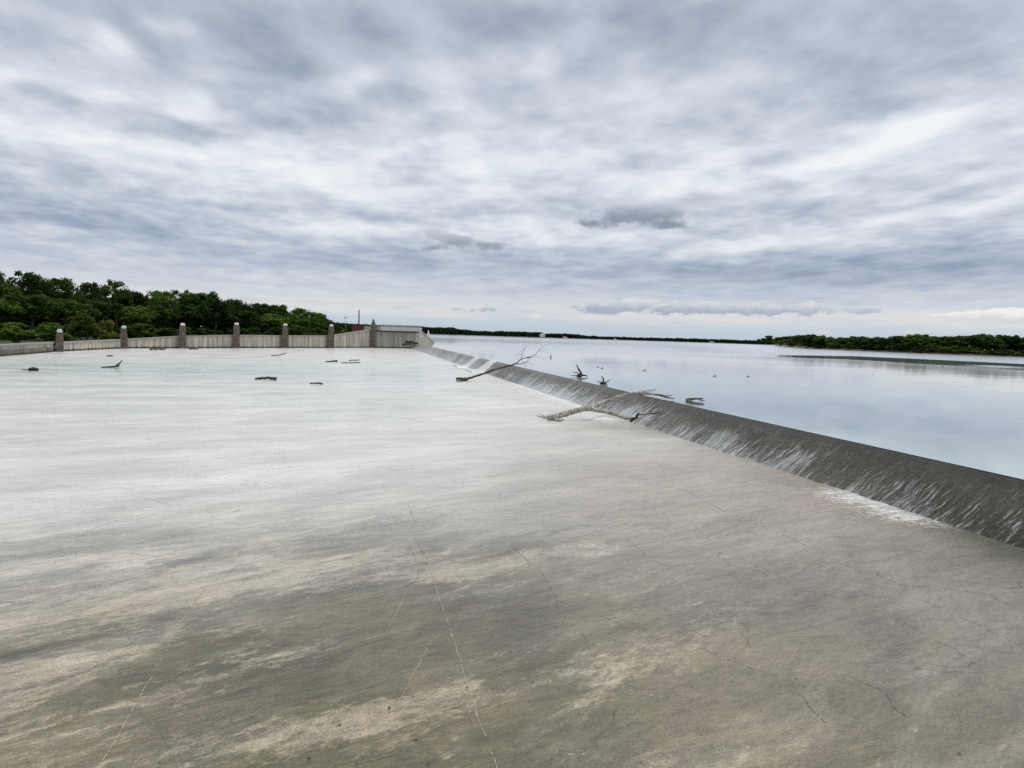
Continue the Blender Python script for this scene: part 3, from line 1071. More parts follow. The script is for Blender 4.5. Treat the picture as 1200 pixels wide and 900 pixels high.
def wall_run(mb, cope, a, b_, za, zb_, th=.5, pitch=1.0, groove=.10, copeh=.22, cope_mb=True):
    """ribbed concrete wall from a to b (its front face on the camera side), tops za..zb"""
    d = (b_ - a).to_2d()
    L = d.length
    d.normalize()
    nrm = Vector((d.y, -d.x))          # towards the camera side
    n = max(1, round(L / pitch))
    prof = []
    for i in range(n):
        s0, s1 = i * L / n, (i + 1) * L / n
        prof += [(s0, 0), (s0 + (s1 - s0) * .82, 0), (s0 + (s1 - s0) * .86, -groove), (s0 + (s1 - s0) * .97, -groove)]
    prof.append((L, 0))
    vs, fs = [], []
    for s, o_ in prof:
        q = a.to_2d() + d * s + nrm * o_
        zt = za + (zb_ - za) * s / L
        vs += [(q.x, q.y, -.3), (q.x, q.y, zt)]
    for i in range(len(prof) - 1):
        fs.append((2 * i, 2 * i + 2, 2 * i + 3, 2 * i + 1))
    k = len(vs)
    for s in (0, L):
        q = a.to_2d() + d * s - nrm * th
        zt = za + (zb_ - za) * s / L
        vs += [(q.x, q.y, -.3), (q.x, q.y, zt)]
    fs.append((k + 2, k, k + 1, k + 3))
    fs.append((0, 1, k + 1, k))
    e = 2 * (len(prof) - 1)
    fs.append((e, k + 2, k + 3, e + 1))
    for i in range(len(prof) - 1):      # top
        fs.append((2 * i + 1, 2 * i + 3, k + 3, k + 1) if i == len(prof) - 2 else (2 * i + 1, 2 * i + 3, k + 1))
    mb.add(vs, fs)
    if cope is not None:
        c = []
        for s, zt in ((0, za), (L, zb_)):
            for o_ in (.10, -th - .05):
                q = a.to_2d() + d * s + nrm * o_
                c += [(q.x, q.y, zt + .003), (q.x, q.y, zt + copeh)]
        cope.add(c, [(0, 4, 5, 1), (2, 3, 7, 6), (1, 5, 7, 3), (0, 2, 6, 4), (0, 1, 3, 2), (4, 6, 7, 5)])


tw = empty('training_wall', PIL[3])
tag(tw, 'long ribbed grey concrete wall behind the row of stone pillars', 'wall')
wm, wc = MB(), MB()
tops_px = [401.0, 397.6, 393.8, 392.6, 393.2, 393.2]
wz = [topz(PIL_PX[i][0], tops_px[i], PIL[i]) - .2 for i in range(6)]
OFF = Vector((-.1, .75, 0))
for i in range(5):
    wall_run(wm, wc, PIL[i] + OFF, PIL[i + 1] + OFF, wz[i], wz[i + 1])
z7 = topz(432, 385.8, PIL[6]) - .2
wall_run(wm, wc, PIL[5] + OFF, PIL[6] + OFF, wz[5], z7)
END = Vector((xb(YEND) + FACE + .6, YEND + .5, 0))
TIP = P(508.5, 402, HC)
TIP = Vector((TIP.x, TIP.y, 0))
zdeck0 = topz(440, 387, PIL[6])
wall_run(wm, None, PIL[6] + OFF, END, z7, z7)
zk = topz(488, 387.0, END)
wall_run(wm, wc, END, TIP, zk, HC + .05)
o1 = wm.build('wall_face', M_WALL, tw)
o2 = wc.build('coping', M_COPE, tw)
for o in (o1, o2):
    o.matrix_parent_inverse = tw.matrix_basis.inverted() if False else Matrix.Translation(-PIL[3])

# low wall running towards the viewer at the left edge
lw = empty('low_wall', PIL[0])
tag(lw, 'low stained concrete wall at left edge with dark lower band', 'wall')
a0, a1 = P(0, 417, 0), PIL[0] + Vector((-.6, .5, 0))
dirv = (a0 - a1).normalized()
a9 = a1 + dirv * 128
zt0 = topz(0, 404.5, a0) - .2
mb, cb, kb = MB(), MB(), MB()
wall_run(mb, cb, a9, a1, zt0, wz[0], pitch=5.0, groove=.03)
nrm = Vector((-dirv.y, dirv.x, 0))
if nrm.x < 0:
    nrm = -nrm
q0, q1 = a1 + dirv * 3, a9
vs = []
for q in (q0, q1):
    for o_, z in ((0.03, -.2), (.55, -.2), (.55, .62), (.03, .66)):
        vs.append(q + nrm * o_ + Vector((0, 0, z)))
kb.add(vs, [(0, 1, 2, 3), (7, 6, 5, 4), (1, 5, 6, 2), (2, 6, 7, 3)])
for nm, b_, m_ in (('wall_face', mb, M_WALL), ('coping', cb, M_COPE), ('footing', kb, mat_wall('dark_stained_concrete', (.09, .085, .075), (.20, .19, .175)))):
    o = b_.build(nm, m_, lw)
    o.matrix_parent_inverse = Matrix.Translation(-PIL[0])

# overlook deck cantilevered over the last bay
dk = empty('overlook_deck', PIL[6])
tag(dk, 'pale concrete overlook deck with railing jutting over the wall', 'deck')
dd = (END - PIL[6]).to_2d().normalized()
dn = Vector((dd.y, -dd.x))


def dpt(s, o_, z):
    q = PIL[6].to_2d() + dd * s + dn * o_ - PIL[6].to_2d()
    return (q.x, q.y, z)


Ld = (END - PIL[6]).length - .6
zd1 = topz(441, 382.4, PIL[6])
zd0 = topz(441, 387.0, PIL[6])
mb = MB()


def dbox(mb, s0, s1, o0, o1, z0, z1):
    mb.add([dpt(s0, o0, z0), dpt(s1, o0, z0), dpt(s1, o1, z0), dpt(s0, o1, z0), dpt(s0, o0, z1), dpt(s1, o0, z1), dpt(s1, o1, z1), dpt(s0, o1, z1)],
           [(0, 3, 2, 1), (4, 5, 6, 7), (0, 1, 5, 4), (1, 2, 6, 5), (2, 3, 7, 6), (3, 0, 4, 7)])


dbox(mb, .9, Ld, -6, 1.9, zd0, zd1)
mb.build('slab', M_DECK, dk)
mb = MB()
dbox(mb, .9, Ld - .3, -1.2, 1.1, zd0 - .32, zd0 - .003)
mb.build('shade_beam', mat_plain('shade_dark_concrete', (.10, .095, .085), .9), dk)  # recessed strip coloured dark as the shadow below the slab
mb = MB()
dbox(mb, 1.0, Ld - .1, 1.75, 1.86, zd1 + .34, zd1 + .44)
dbox(mb, 1.0, Ld - .1, 1.78, 1.83, zd1 + .14, zd1 + .20)
ns = 16
for i in range(ns):
    s = 1.0 + (Ld - 1.3) * i / (ns - 1)
    dbox(mb, s, s + .16, 1.73, 1.88, zd1 + .003, zd1 + .48)
mb.build('railing', M_DECK, dk)

# stone pillars
ORD = ['first', 'second', 'third', 'fourth', 'fifth', 'sixth', 'seventh', 'eighth', 'ninth', 'tenth', 'eleventh', 'twelfth', 'thirteenth',
       'fourteenth', 'fifteenth', 'sixteenth', 'seventeenth', 'eighteenth', 'nineteenth', 'twentieth', 'twenty-first', 'twenty-second', 'twenty-third']
PLAB = ['brown stone pillar with white cap, leftmost, beside the low wall', 'brown stone pillar with white cap, second from the left',
        'brown stone pillar with white cap, third from the left', 'brown stone pillar with white cap, middle one of seven',
        'brown stone pillar with white cap, fifth from the left', 'brown stone pillar with white cap where the wall starts to rise',
        'tallest stone pillar, dark pointed top without cap, beside the overlook deck']
rp = random.Random(11)
for i, (px, by, ty) in enumerate(PIL_PX):
    b_ = PIL[i]
    dist = math.hypot(b_.x, b_.y)
    zt = topz(px, ty, b_)
    w = (7.0 if i < 6 else 5.6) * dist / FPX * .5
    t = empty('stone_pillar', b_, math.atan2(-b_.x, b_.y))
    tag(t, PLAB[i], 'pillar', 'stone pillars along the far wall')
    mb = MB()
    capz = zt - (.55 if i < 6 else .0)
    nl = 22
    vs, fs = [], []
    for k in range(nl + 1):
        z = -.15 + (capz + .15) * k / nl
        ww = w * (1.0 - .12 * k / nl)
        if i == 6 and k > nl - 4:
            ww *= (nl - k) / 4 * .75 + .25
        ring = []
        for s in range(12):
            an = math.pi / 4 + s * math.pi / 6
            r = ww / max(abs(math.cos(an)), abs(math.sin(an))) * (1 + .10 * (rp.random() - .5))
            ring.append((r * math.cos(an), r * math.sin(an), z + .03 * (rp.random() - .5) * (0 < k < nl)))
        vs += ring
    for k in range(nl):
        for s in range(12):
            fs.append((k * 12 + s, k * 12 + (s + 1) % 12, k * 12 + 12 + (s + 1) % 12, k * 12 + 12 + s))
    fs.append(tuple(nl * 12 + s for s in range(12)))
    mb.add(vs, fs)
    mb.build('shaft', M_STONE, t)
    if i < 6:
        mb = MB()
        mb.box((-w * .62, -w * .62, capz + .003), (w * .62, w * .62, capz + .12))
        mb.build('collar', M_BLACK, t)
        mb = MB()
        mb.prism([(w * .66 * math.cos(a), w * .66 * math.sin(a)) for a in np.linspace(0, 2 * math.pi, 13)[:-1]], capz + .123, zt - .12)
        mb.prism([(w * .50 * math.cos(a), w * .50 * math.sin(a)) for a in np.linspace(0, 2 * math.pi, 13)[:-1]], zt - .117, zt)
        mb.build('cap', M_WHITE, t)


# ------------------------------------------------------------------ land
def land(name, front, back_dist, z_front, z_back, mat, seed=0, n_back=10):
    """a sheet from the polyline 'front' going away from the camera"""
    vs, fs = [], []
    nf = len(front)
    for k in range(n_back + 1):
        t = k / n_back
        for i, q in enumerate(front):
            d = Vector((q.x, q.y)).normalized()
            o_ = d * back_dist * t ** 1.6
            z = z_front[i] + (z_back - z_front[i]) * (t ** .7) if k else z_front[i]
            if k:
                z += mnoise.noise((q.x * .05 + o_.x * .05, q.y * .05 + o_.y * .05, seed)) * .4 * min(1, k / 2)
            vs.append((q.x + o_.x, q.y + o_.y, z))
    for k in range(n_back):
        for i in range(nf - 1):
            a = k * nf + i
            fs.append((a, a + 1, a + nf + 1, a + nf))
    # skirt to below the water
    o0 = len(vs)
    for q in front:
        vs.append((q.x, q.y, -2.4))
    for i in range(nf - 1):
        fs.append((o0 + i, o0 + i + 1, i + 1, i))
    mb = MB()
    mb.add(vs, fs)
    o = mb.build(name, mat, smooth=True)
    tag(o, kind='structure')
    return o


fr = [a9 + Vector((-.9, 0, 0)), a1 + Vector((-.9, -20, 0)), a1 + Vector((-.9, .9, 0))] + [PIL[i] + Vector((-.4, 1.5, 0)) for i in range(1, 7)] + [END + Vector((-1.0, 1.4, 0))]
zf = [zt0, zt0, wz[0], wz[1], wz[2], wz[3], wz[4], wz[5], z7 - .2, z7 - .2]
land('left_bank', fr, 170, [z - .75 for z in zf], 1.2, M_GRASS, 1)

SHORE = [(893, 403.2), (905, 404.2), (920, 406.2), (945, 408.2), (975, 409.7), (1010, 411.3), (1050, 413), (1100, 415), (1150, 416.8), (1200, 418.3), (1260, 421), (1400, 426)]
SHW = [P(x, y, HC) for x, y in SHORE]
land('headland', SHW, 160, [HC + .25] * len(SHW), HC + 2.0, M_MUD, 2)


def shore_dist(px):
    for i in range(len(SHORE) - 1):
        if SHORE[i][0] <= px <= SHORE[i + 1][0]:
            t = (px - SHORE[i][0]) / (SHORE[i + 1][0] - SHORE[i][0])
            a, b_ = SHW[i].to_2d().length, SHW[i + 1].to_2d().length
            return a + (b_ - a) * t
    return SHW[0].to_2d().length if px < SHORE[0][0] else SHW[-1].to_2d().length


FAR = [(505, 391.2, 1), (520, 392.0, 1), (545, 393.0, 1), (580, 393.8, 1), (620, 395.0, 1), (650, 396, 1), (690, 397.2, 1), (720, 398.2, 1), (760, 399.4, 1), (800, 400.6, 1), (840, 402, 1), (880, 403.4, 1), (915, 405, 1)]


def far_pt(px):
    # distance of the far bank: kept about level, away from errors in a very flat view
    d = interp(px, [(300, 735), (505, 738), (560, 715), (640, 715), (720, 738), (800, 760), (880, 725), (960, 725)])
    q = ray(px, 400)
    q = Vector((q.x, q.y)).normalized() * d
    return Vector((q.x, q.y, HC))


fpx = list(range(430, 961, 10))
FW = [far_pt(x) for x in fpx]
land('far_bank', FW, 500, [HC + .2] * len(FW), HC + .5, M_MUD, 3)


# ------------------------------------------------------------------ trees
def leaf_cloud(centres, radii, per, size, rnd, squash=.75):
    """leaf-sized bent quads spread over clumps -> verts, faces"""
    vs, nf = [], 0
    for c, r in zip(centres, radii):
        k = int(per)
        d = rnd.normal(size=(k, 3))
        d /= np.linalg.norm(d, axis=1)[:, None]
        rr = r * (rnd.random(k) ** .5) * (1 + .35 * rnd.random(k))
        p = c + d * rr[:, None] * np.array([1, 1, squash])
        nrm = d * .8 + rnd.normal(size=(k, 3)) * .6 + np.array([0, 0, .5])
        nrm /= np.linalg.norm(nrm, axis=1)[:, None]
        a = np.cross(nrm, rnd.normal(size=(k, 3)))
        a /= np.linalg.norm(a, axis=1)[:, None]
        b_ = np.cross(nrm, a)
        s = size * (.55 + .9 * rnd.random(k))[:, None]
        q = np.stack([p - a * s, p - b_ * s * .55 + nrm * s * .12, p + a * s, p + b_ * s * .55 + nrm * s * .12], axis=1)
        vs.append(q.reshape(-1, 3))
        nf += k
    V = np.concatenate(vs)
    F = np.arange(nf * 4).reshape(-1, 4)
    return V, F


def make_tree_mesh(seed, H=10.0, W=9.0, trunk_h=.25, nclump=60, per=70, leaf=.26, bush=False, open_=0.0):
    rnd = np.random.default_rng(seed)
    r2 = random.Random(seed)
    cz0 = H * (trunk_h if not bush else .03)
    lobes = []
    for k in range(7 if not bush else 5):
        an = 2 * math.pi * (k + r2.random()) / 7
        rr = W * .5 * (.25 + .4 * r2.random())
        lobes.append((np.array([math.cos(an) * rr, math.sin(an) * rr, cz0 + (H - cz0) * (.25 + .5 * r2.random())]), W * (.20 + .10 * r2.random())))
    lobes.append((np.array([r2.uniform(-.08, .08) * W, r2.uniform(-.08, .08) * W, H * .80]), W * .22))
    cs, rs = [], []
    while len(cs) < nclump:
        c, r = lobes[int(rnd.integers(len(lobes)))]
        d = rnd.normal(size=3)
        d /= np.linalg.norm(d)
        if d[2] < -.6:
            continue
        p = c + d * r * (.55 + .5 * rnd.random()) * np.array([1, 1, .85])
        q = H * (.055 + .055 * rnd.random()) * (1 - .25 * open_)
        if p[2] - q < cz0 * .8 or p[2] + q > H * 1.0:
            continue
        cs.append(p)
        rs.append(q)
    V, F = leaf_cloud(cs, rs, per, leaf, rnd)
    crown = bpy.data.meshes.new('crown')
    crown.from_pydata(V.tolist(), [], F.tolist())
    tb = MB()
    if not bush:
        top = H * .62
        bend = [(r2.uniform(-.3, .3), r2.uniform(-.3, .3)) for _ in range(4)]
        pts = [Vector((bend[k][0] * k * .5, bend[k][1] * k * .5, -.4 + (top + .4) * k / 3)) for k in range(4)]
        tb.tube(bez(pts, 3), [H * .028 * (1 - .07 * i) for i in range(10)], 7, .15, seed)
        for k in range(8):
            c = cs[int(rnd.integers(nclump))]
            t = .35 + .4 * r2.random()
            s = pts[1].lerp(pts[3], t)
            mid = (s + Vector(c)) * .5 + Vector((0, 0, -.04 * H))
            tb.tube(bez([s, mid, Vector(c)], 3), list(np.linspace(H * .014, H * .004, 7)), 5, .1, seed + k)
    else:
        for k in range(5):
            c = cs[int(rnd.integers(nclump))]
            tb.tube([Vector((r2.uniform(-.2, .2), r2.uniform(-.2, .2), -.3)), Vector(c) * .5, Vector(c)], [H * .02, H * .015, H * .005], 5, .1, k)
    tm = bpy.data.meshes.new('trunk')
    tm.from_pydata(tb.v, [], tb.f)
    tm.materials.append(M_TRUNK)
    return crown, tm, H, W


_meshes = {}


def tree_mesh(kind, var, mat_i):
    key = (kind, var, mat_i)
    if key in _meshes:
        return _meshes[key]
    base = ('base', kind, var)
    if base not in _meshes:
        if kind == 'tree':
            _meshes[base] = make_tree_mesh(100 + var, 10, 9.5, .18, 120, 115, .195)
        elif kind == 'airy':
            _meshes[base] = make_tree_mesh(200 + var, 10, 10.5, .28, 90, 85, .185, open_=1)
        elif kind == 'bush':
            _meshes[base] = make_tree_mesh(300 + var, 10, 11, .0, 90, 90, .36, bush=True)
        else:
            _meshes[base] = make_tree_mesh(400 + var, 10, 9.5, .12, 80, 70, .34)
    cr, tm, H, W = _meshes[base]
    cm = cr.copy()
    cm.materials.append(M_LEAVES[mat_i])
    _meshes[key] = (cm, tm, H, W)
    return _meshes[key]


def place_tree(name, loc, h, w, kind, var, mat_i, rz, label, cat='tree', group=None):
    cm, tm, H, W = tree_mesh(kind, var, mat_i)
    t = empty(name, loc, rz)
    t.scale = (w / W, w / W, h / H)
    tag(t, label, cat, group)
    for nm, me in (('trunk' if kind != 'bush' else 'stem', tm), ('crown', cm)):
        o = bpy.data.objects.new(nm, me)
        C.objects.link(o)
        o.parent = t
    return t


PX = [p[0] for p in PIL_PX]
used = {}


def where(px, half=9):
    for i, q in enumerate(PX):
        if abs(px - q) <= half:
            return 'straight behind the %s stone pillar' % ORD[i]
    if px < PX[0]:
        return 'left of the first stone pillar'
    if px > PX[-1]:
        return 'right of the seventh stone pillar'
    i = max(k for k in range(7) if PX[k] < px)
    return 'between the %s and %s stone pillars' % (ORD[i], ORD[i + 1])


def wall_dist(px):
    return interp(px, [(-60, 105)] + [(PIL_PX[i][0], PIL[i].to_2d().length) for i in range(7)])


rt = random.Random(5)
FOREST = []     # row, px, top y, width px, kind, material
for px, ty, w, k, mi in [(-26, 334, 62, 'tree', 0), (34, 318.5, 76, 'airy', 1), (72, 326, 58, 'tree', 0), (106, 329.5, 58, 'airy', 3), (136, 329, 52, 'airy', 0), (161, 342, 44, 'tree', 3),
                         (186, 340.5, 48, 'tree', 0), (212, 339.5, 46, 'airy', 3), (243, 341.5, 56, 'tree', 0), (270, 350, 44, 'tree', 3), (303, 355, 44, 'tree', 0), (328, 357, 44, 'tree', 3),
                         (352, 361, 40, 'tree', 0), (369, 366, 34, 'tree', 3), (384, 374, 26, 'tree', 0), (397, 383, 20, 'tree', 3), (0, 326, 60, 'tree', 0)]:
    FOREST.append(('back', px, ty, w, k, mi))
for px, ty, w, k, mi in [(-8, 346, 60, 'low', 1), (38, 345, 70, 'low', 1), (78, 352, 50, 'low', 0), (118, 352, 50, 'low', 3), (156, 358, 44, 'low', 0), (183, 356, 44, 'low', 1), (217, 356, 46, 'low', 3),
                         (252, 353, 46, 'low', 3), (285, 363, 40, 'low', 0), (314, 366, 40, 'low', 1), (345, 367, 38, 'low', 0), (372, 373, 30, 'low', 1)]:
    FOREST.append(('middle', px, ty, w, k, mi))
for px, ty, w, k, mi in [(-20, 372, 46, 'bush', 0), (22, 378, 44, 'bush', 1), (54, 377, 40, 'bush', 0), (96, 370, 36, 'bush', 2), (124, 375, 34, 'bush', 2), (146, 383, 28, 'bush', 0), (166, 379, 40, 'bush', 2), (195, 384, 34, 'bush', 3),
                         (214, 383, 24, 'bush', 0), (246, 384, 38, 'bush', 0), (277, 384, 26, 'bush', 3), (297, 384, 26, 'bush', 1), (320, 383.5, 28, 'bush', 0), (350, 382, 30, 'bush', 3), (372, 383, 26, 'bush', 0)]:
    FOREST.append(('front', px, ty, w, k, mi))
ADJ = {0: 'dark green', 1: 'brighter green', 2: 'yellowish olive', 3: 'very dark'}
NOUN = {'back': 'tall tree on the skyline', 'middle': 'middling tree in the second row', 'front': 'low bush just over the wall'}
placed = {}
for row, px, ty, w, k, mi in FOREST:
    wd = wall_dist(px)
    dist = wd + {'back': 46, 'middle': 30, 'front': 8}[row] + rt.uniform(-4, 4)
    gz = {'back': 1.2, 'middle': 1.1, 'front': .9}[row]
    top = D(px, ty, dist)
    loc = Vector((top.x, top.y, gz - .3))
    adj = 'airy' if k == 'airy' and px < 50 else ADJ[mi]
    lab = '%s %s, %s' % (adj, NOUN[row], where(px))
    if lab in placed:
        # two alike in one bay: tell them apart by their side
        placed[lab]['label'] = placed[lab]['label'].replace(', ', ', leftward, ', 1) if placed[lab]['px'] < px else placed[lab]['label'].replace(', ', ', rightward, ', 1)
        side = 'rightward' if placed[lab]['px'] < px else 'leftward'
        lab2 = lab.replace(', ', ', %s, ' % side, 1)
    else:
        lab2 = lab
    t = place_tree('forest_tree' if row != 'front' else 'bush', loc, max(1.5, top.z - gz + .3) * 1.03, w * dist / FPX, k, rt.randrange(4), mi, rt.uniform(0, 6.28), lab2,
                   'tree' if row != 'front' else 'bush', {'back': 'skyline trees of the left forest', 'middle': 'second row of the left forest', 'front': 'bushes behind the far wall'}[row])
    t['px'] = px
    placed.setdefault(lab, t)
for o in bpy.data.objects:
    if 'px' in o:
        del o['px']

# deep wood behind, one mass that closes the gaps low down
rnd = np.random.default_rng(77)
cs, rs = [], []
for px in np.arange(-70, 392, 2.2):
    wd = wall_dist(px)
    hy = interp(px, [(-70, 352), (0, 350), (100, 352), (200, 358), (270, 362), (350, 372), (395, 388)])
    for k in range(3):
        dist = wd + 52 + rnd.random() * 14
        t = D(px, hy, dist)
        z = 1.5 + (t.z - 1.5) * rnd.random()
        cs.append(np.array([t.x, t.y, z]))
        rs.append(1.3 + 1.2 * rnd.random())
V, F = leaf_cloud(cs, rs, 46, .50, rnd)
me = bpy.data.meshes.new('deep_wood')
me.from_pydata(V.tolist(), [], F.tolist())
me.materials.append(M_LEAVES[3])
o = bpy.data.objects.new('deep_wood', me)
C.objects.link(o)
tag(o, 'dense dark undergrowth closing the gaps behind the left forest trees', 'wood', kind='stuff')

# headland trees on the right
HT = [(903, 400.0, 16, 3), (915, 396.8, 18, 0), (928, 393.6, 22, 3), (941, 392.6, 22, 0), (953, 391.2, 22, 3), (969, 393.6, 24, 0), (986, 394.6, 26, 3), (1003, 393.2, 26, 0), (1020, 395.2, 24, 1),
      (1037, 394.4, 26, 0), (1055, 393.6, 26, 3), (1071, 392.0, 24, 0), (1082, 390.6, 26, 1), (1099, 393, 28, 0), (1115, 394.6, 26, 3), (1131, 393.4, 28, 0), (1147, 392.6, 28, 3),
      (1163, 390.6, 30, 1), (1180, 392.6, 26, 0), (1196, 396.2, 26, 3), (1214, 395, 30, 0), (1236, 393, 32, 1), (1262, 394, 34, 0)]
HW = {0: 'dark green', 1: 'brighter green', 3: 'very dark'}
for i, (px, ty, w, mi) in enumerate(HT):
    dist = shore_dist(px) + 13 + rt.uniform(-2, 3)
    top = D(px, ty, dist)
    if i == 0:
        lab = 'lowest dark tree at the left tip of the wooded headland'
    elif px > 1200:
        lab = 'dark tree of the headland beyond the right edge of the photo'
    else:
        lab = '%s lakeside tree, %s from the headland\'s left tip' % (HW[mi], ORD[i])
    place_tree('lakeside_tree', Vector((top.x, top.y, HC + .4)), (top.z - HC - .4) * 1.03, w * 1.25 * dist / FPX, 'low', rt.randrange(4), mi, rt.uniform(0, 6.28), lab, 'tree', 'trees on the right headland')
px = 899
i = 0
SH = []
while px < 1215:
    SH.append(px)
    px += 13 + rt.random() * 6
for i, px in enumerate(SH):
    dist = shore_dist(px) + 4.5 + rt.uniform(-1, 1)
    sy = interp(px, [(a, b_) for a, b_ in SHORE])
    top = D(px, sy - rt.uniform(6, 11), dist)
    mi = rt.choice((0, 1, 2, 3, 0))
    k = min(range(len(HT)), key=lambda q: abs(HT[q][0] - px))
    lab = '%s waterside shrub, %s from the headland\'s left tip' % (ADJ[mi], ORD[i] if i < len(ORD) else 'last')
    place_tree('waterside_shrub', Vector((top.x, top.y, HC + .1)), max(1.2, top.z - HC), 19 * dist / FPX, 'bush', rt.randrange(4), mi, rt.uniform(0, 6.28), lab, 'shrub', 'shrubs along the headland shore')
cs, rs = [], []
for px in np.arange(900, 1300, 1.6):
    dist0 = shore_dist(px) + 18
    hy = interp(px, [(900, 402), (920, 398), (1000, 399), (1100, 399), (1200, 401), (1300, 402)])
    for k in range(3):
        dist = dist0 + rnd.random() * 16
        t = D(px, hy, dist)
        cs.append(np.array([t.x, t.y, HC + (t.z - HC) * rnd.random()]))
        rs.append(.9 + .9 * rnd.random())
V, F = leaf_cloud(cs, rs, 40, .45, rnd)
me = bpy.data.meshes.new('headland_wood')
me.from_pydata(V.tolist(), [], F.tolist())
me.materials.append(M_LEAVES[3])
o = bpy.data.objects.new('headland_wood', me)
C.objects.link(o)
tag(o, 'dense dark undergrowth behind the lakeside trees of the headland', 'wood', kind='stuff')

# far-off wood along the opposite shore: reads as one mass
cs, rs = [], []
TOPY = [(380, 377), (400, 379), (440, 381), (485, 382), (500, 383.2), (520, 384), (530, 383.2), (536, 385.5), (560, 388), (600, 388.4), (632, 389.4), (640, 391), (665, 390.8), (690, 393.6), (720, 394.6), (745, 395.4), (775, 396), (800, 396.4), (840, 397.6), (880, 398.8), (900, 399.2), (940, 400)]
for px in np.arange(380, 955, .42):
    f0 = far_pt(px).to_2d().length if px > 430 else 560
    dist = f0 + 4 + 40 * rnd.random()
    hy = interp(px, TOPY) + .5 + .8 * mnoise.noise((px * .11, 0, 4)) + .7 * mnoise.noise((px * .4, 0, 9))
    t = D(px, hy, dist)
    for k in range(4):
        z = HC + (t.z - HC) * (1 - .95 * (rnd.random() if k else .0))
        r = (t.z - HC) * (.10 + .10 * rnd.random()) + .4
        cs.append(np.array([t.x, t.y, max(HC + .3, z - r * .6)]))
        rs.append(r)
V, F = leaf_cloud(cs, rs, 24, .80, rnd)
me = bpy.data.meshes.new('far_wood')
me.from_pydata(V.tolist(), [], F.tolist())
me.materials.append(M_FARLEAF)
o = bpy.data.objects.new('far_wood', me)
C.objects.link(o)
tag(o, 'thin dark belt of woodland along the far shore', 'wood', kind='stuff')


# ------------------------------------------------------------------ distant buildings
def boxhouse(name, px, y_base, y_top, wpx, dist, wall, roofm, label, cat, hip=True, win=2):
    b_ = D(px, y_base, dist)
    tz = D(px, y_top, dist).z
    h = tz - b_.z
    w = wpx * dist / FPX
    t = empty(name, b_, math.atan2(-b_.x, b_.y))
    tag(t, label, cat)
    mb = MB()
    wh = h * .66
    mb.box((-w / 2, -w * .3, 0), (w / 2, w * .3, wh))
    mb.build('wall', wall, t)
    mb = MB()
    e = .3
    mb.add([(-w / 2 - e, -w * .3 - e, wh + .003), (w / 2 + e, -w * .3 - e, wh + .003), (w / 2 + e, w * .3 + e, wh + .003), (-w / 2 - e, w * .3 + e, wh + .003), (-w * .2, 0, h), (w * .2, 0, h)],
           [(0, 3, 2, 1), (0, 1, 5, 4), (2, 3, 4, 5), (1, 2, 5), (3, 0, 4)])
    mb.build('roof', roofm, t)
    for i in range(win):
        x = -w / 2 + w * (i + .5) / win
        mb = MB()
        mb.box((x - w / win * .22, -w * .3 - .06, wh * .35), (x + w / win * .22, -w * .3 - .003, wh * .8))
        mb.build('window', M_BLACK, t)
    return t


boxhouse('lake_house', 635.5, 394.6, 391.0, 6.0, 716, M_WHITE, M_GREY, 'large white house among trees on the far shore', 'house')
boxhouse('boathouse', 662, 396.2, 394.2, 5.0, 712, M_WHITE, M_BRICK, 'small pale boathouse at the waterline right of the white house', 'boathouse')
boxhouse('boathouse', 721, 398.6, 397.0, 3.6, 732, M_WHITE, M_GREY, 'tiny white boathouse halfway along the far shore', 'boathouse')
boxhouse('boathouse', 834, 401.6, 400.2, 6.0, 742, M_COPE, M_GREY, 'low pale waterfront building left of the wooded headland', 'building', win=3)

# brick pump house with its smokestack
pb = D(424, 388, 300)
ph = empty('pump_house', pb, math.atan2(-pb.x, pb.y))
tag(ph, 'red brick pump house with tall smokestack behind the far wall', 'building')
kx = 300 / FPX


def pz(y):
    return D(424, y, 300).z - pb.z


mb = MB()
mb.box((-11 * kx, -2, -4), (2 * kx, 6, pz(380.8)))
mb.box((2.003 * kx, -1, -4), (10 * kx, 5, pz(382.5)))
mb.build('wall', M_BRICK, ph)
mb = MB()
mb.box((-11.4 * kx, -2.3, pz(380.8) + .003), (2.3 * kx, 6.3, pz(380.0)))
mb.box((2.4 * kx, -1.3, pz(382.5) + .003), (10.4 * kx, 5.3, pz(381.8)))
mb.build('roof', mat_plain('dull_red_roof', (.12, .055, .045), .8), ph)
for x in (-8.5, -5.5, -2.5, .5, 4.5, 7.5):
    mb = MB()
    mb.box(((x - .7) * kx, -2.06 if x < 2 else -1.06, pz(385.5)), ((x + .7) * kx, -2.003 if x < 2 else -1.003, pz(383)))
    mb.build('window', M_BLACK, ph)
mb = MB()
cx = -3.5 * kx
ring = [(math.cos(a), math.sin(a)) for a in np.linspace(0, 2 * math.pi, 13)[:-1]]
vs = [(cx + 1.1 * kx * .8 * c, 2 + 1.1 * kx * .8 * s, pz(380.2)) for c, s in ring] + [(cx + .75 * kx * .8 * c, 2 + .75 * kx * .8 * s, pz(363)) for c, s in ring]
mb.add(vs, [(i, (i + 1) % 12, 12 + (i + 1) % 12, 12 + i) for i in range(12)] + [tuple(range(12, 24))])
mb.build('smokestack', mat_plain('pinkish_stack_brick', (.26, .19, .18), .8), ph)
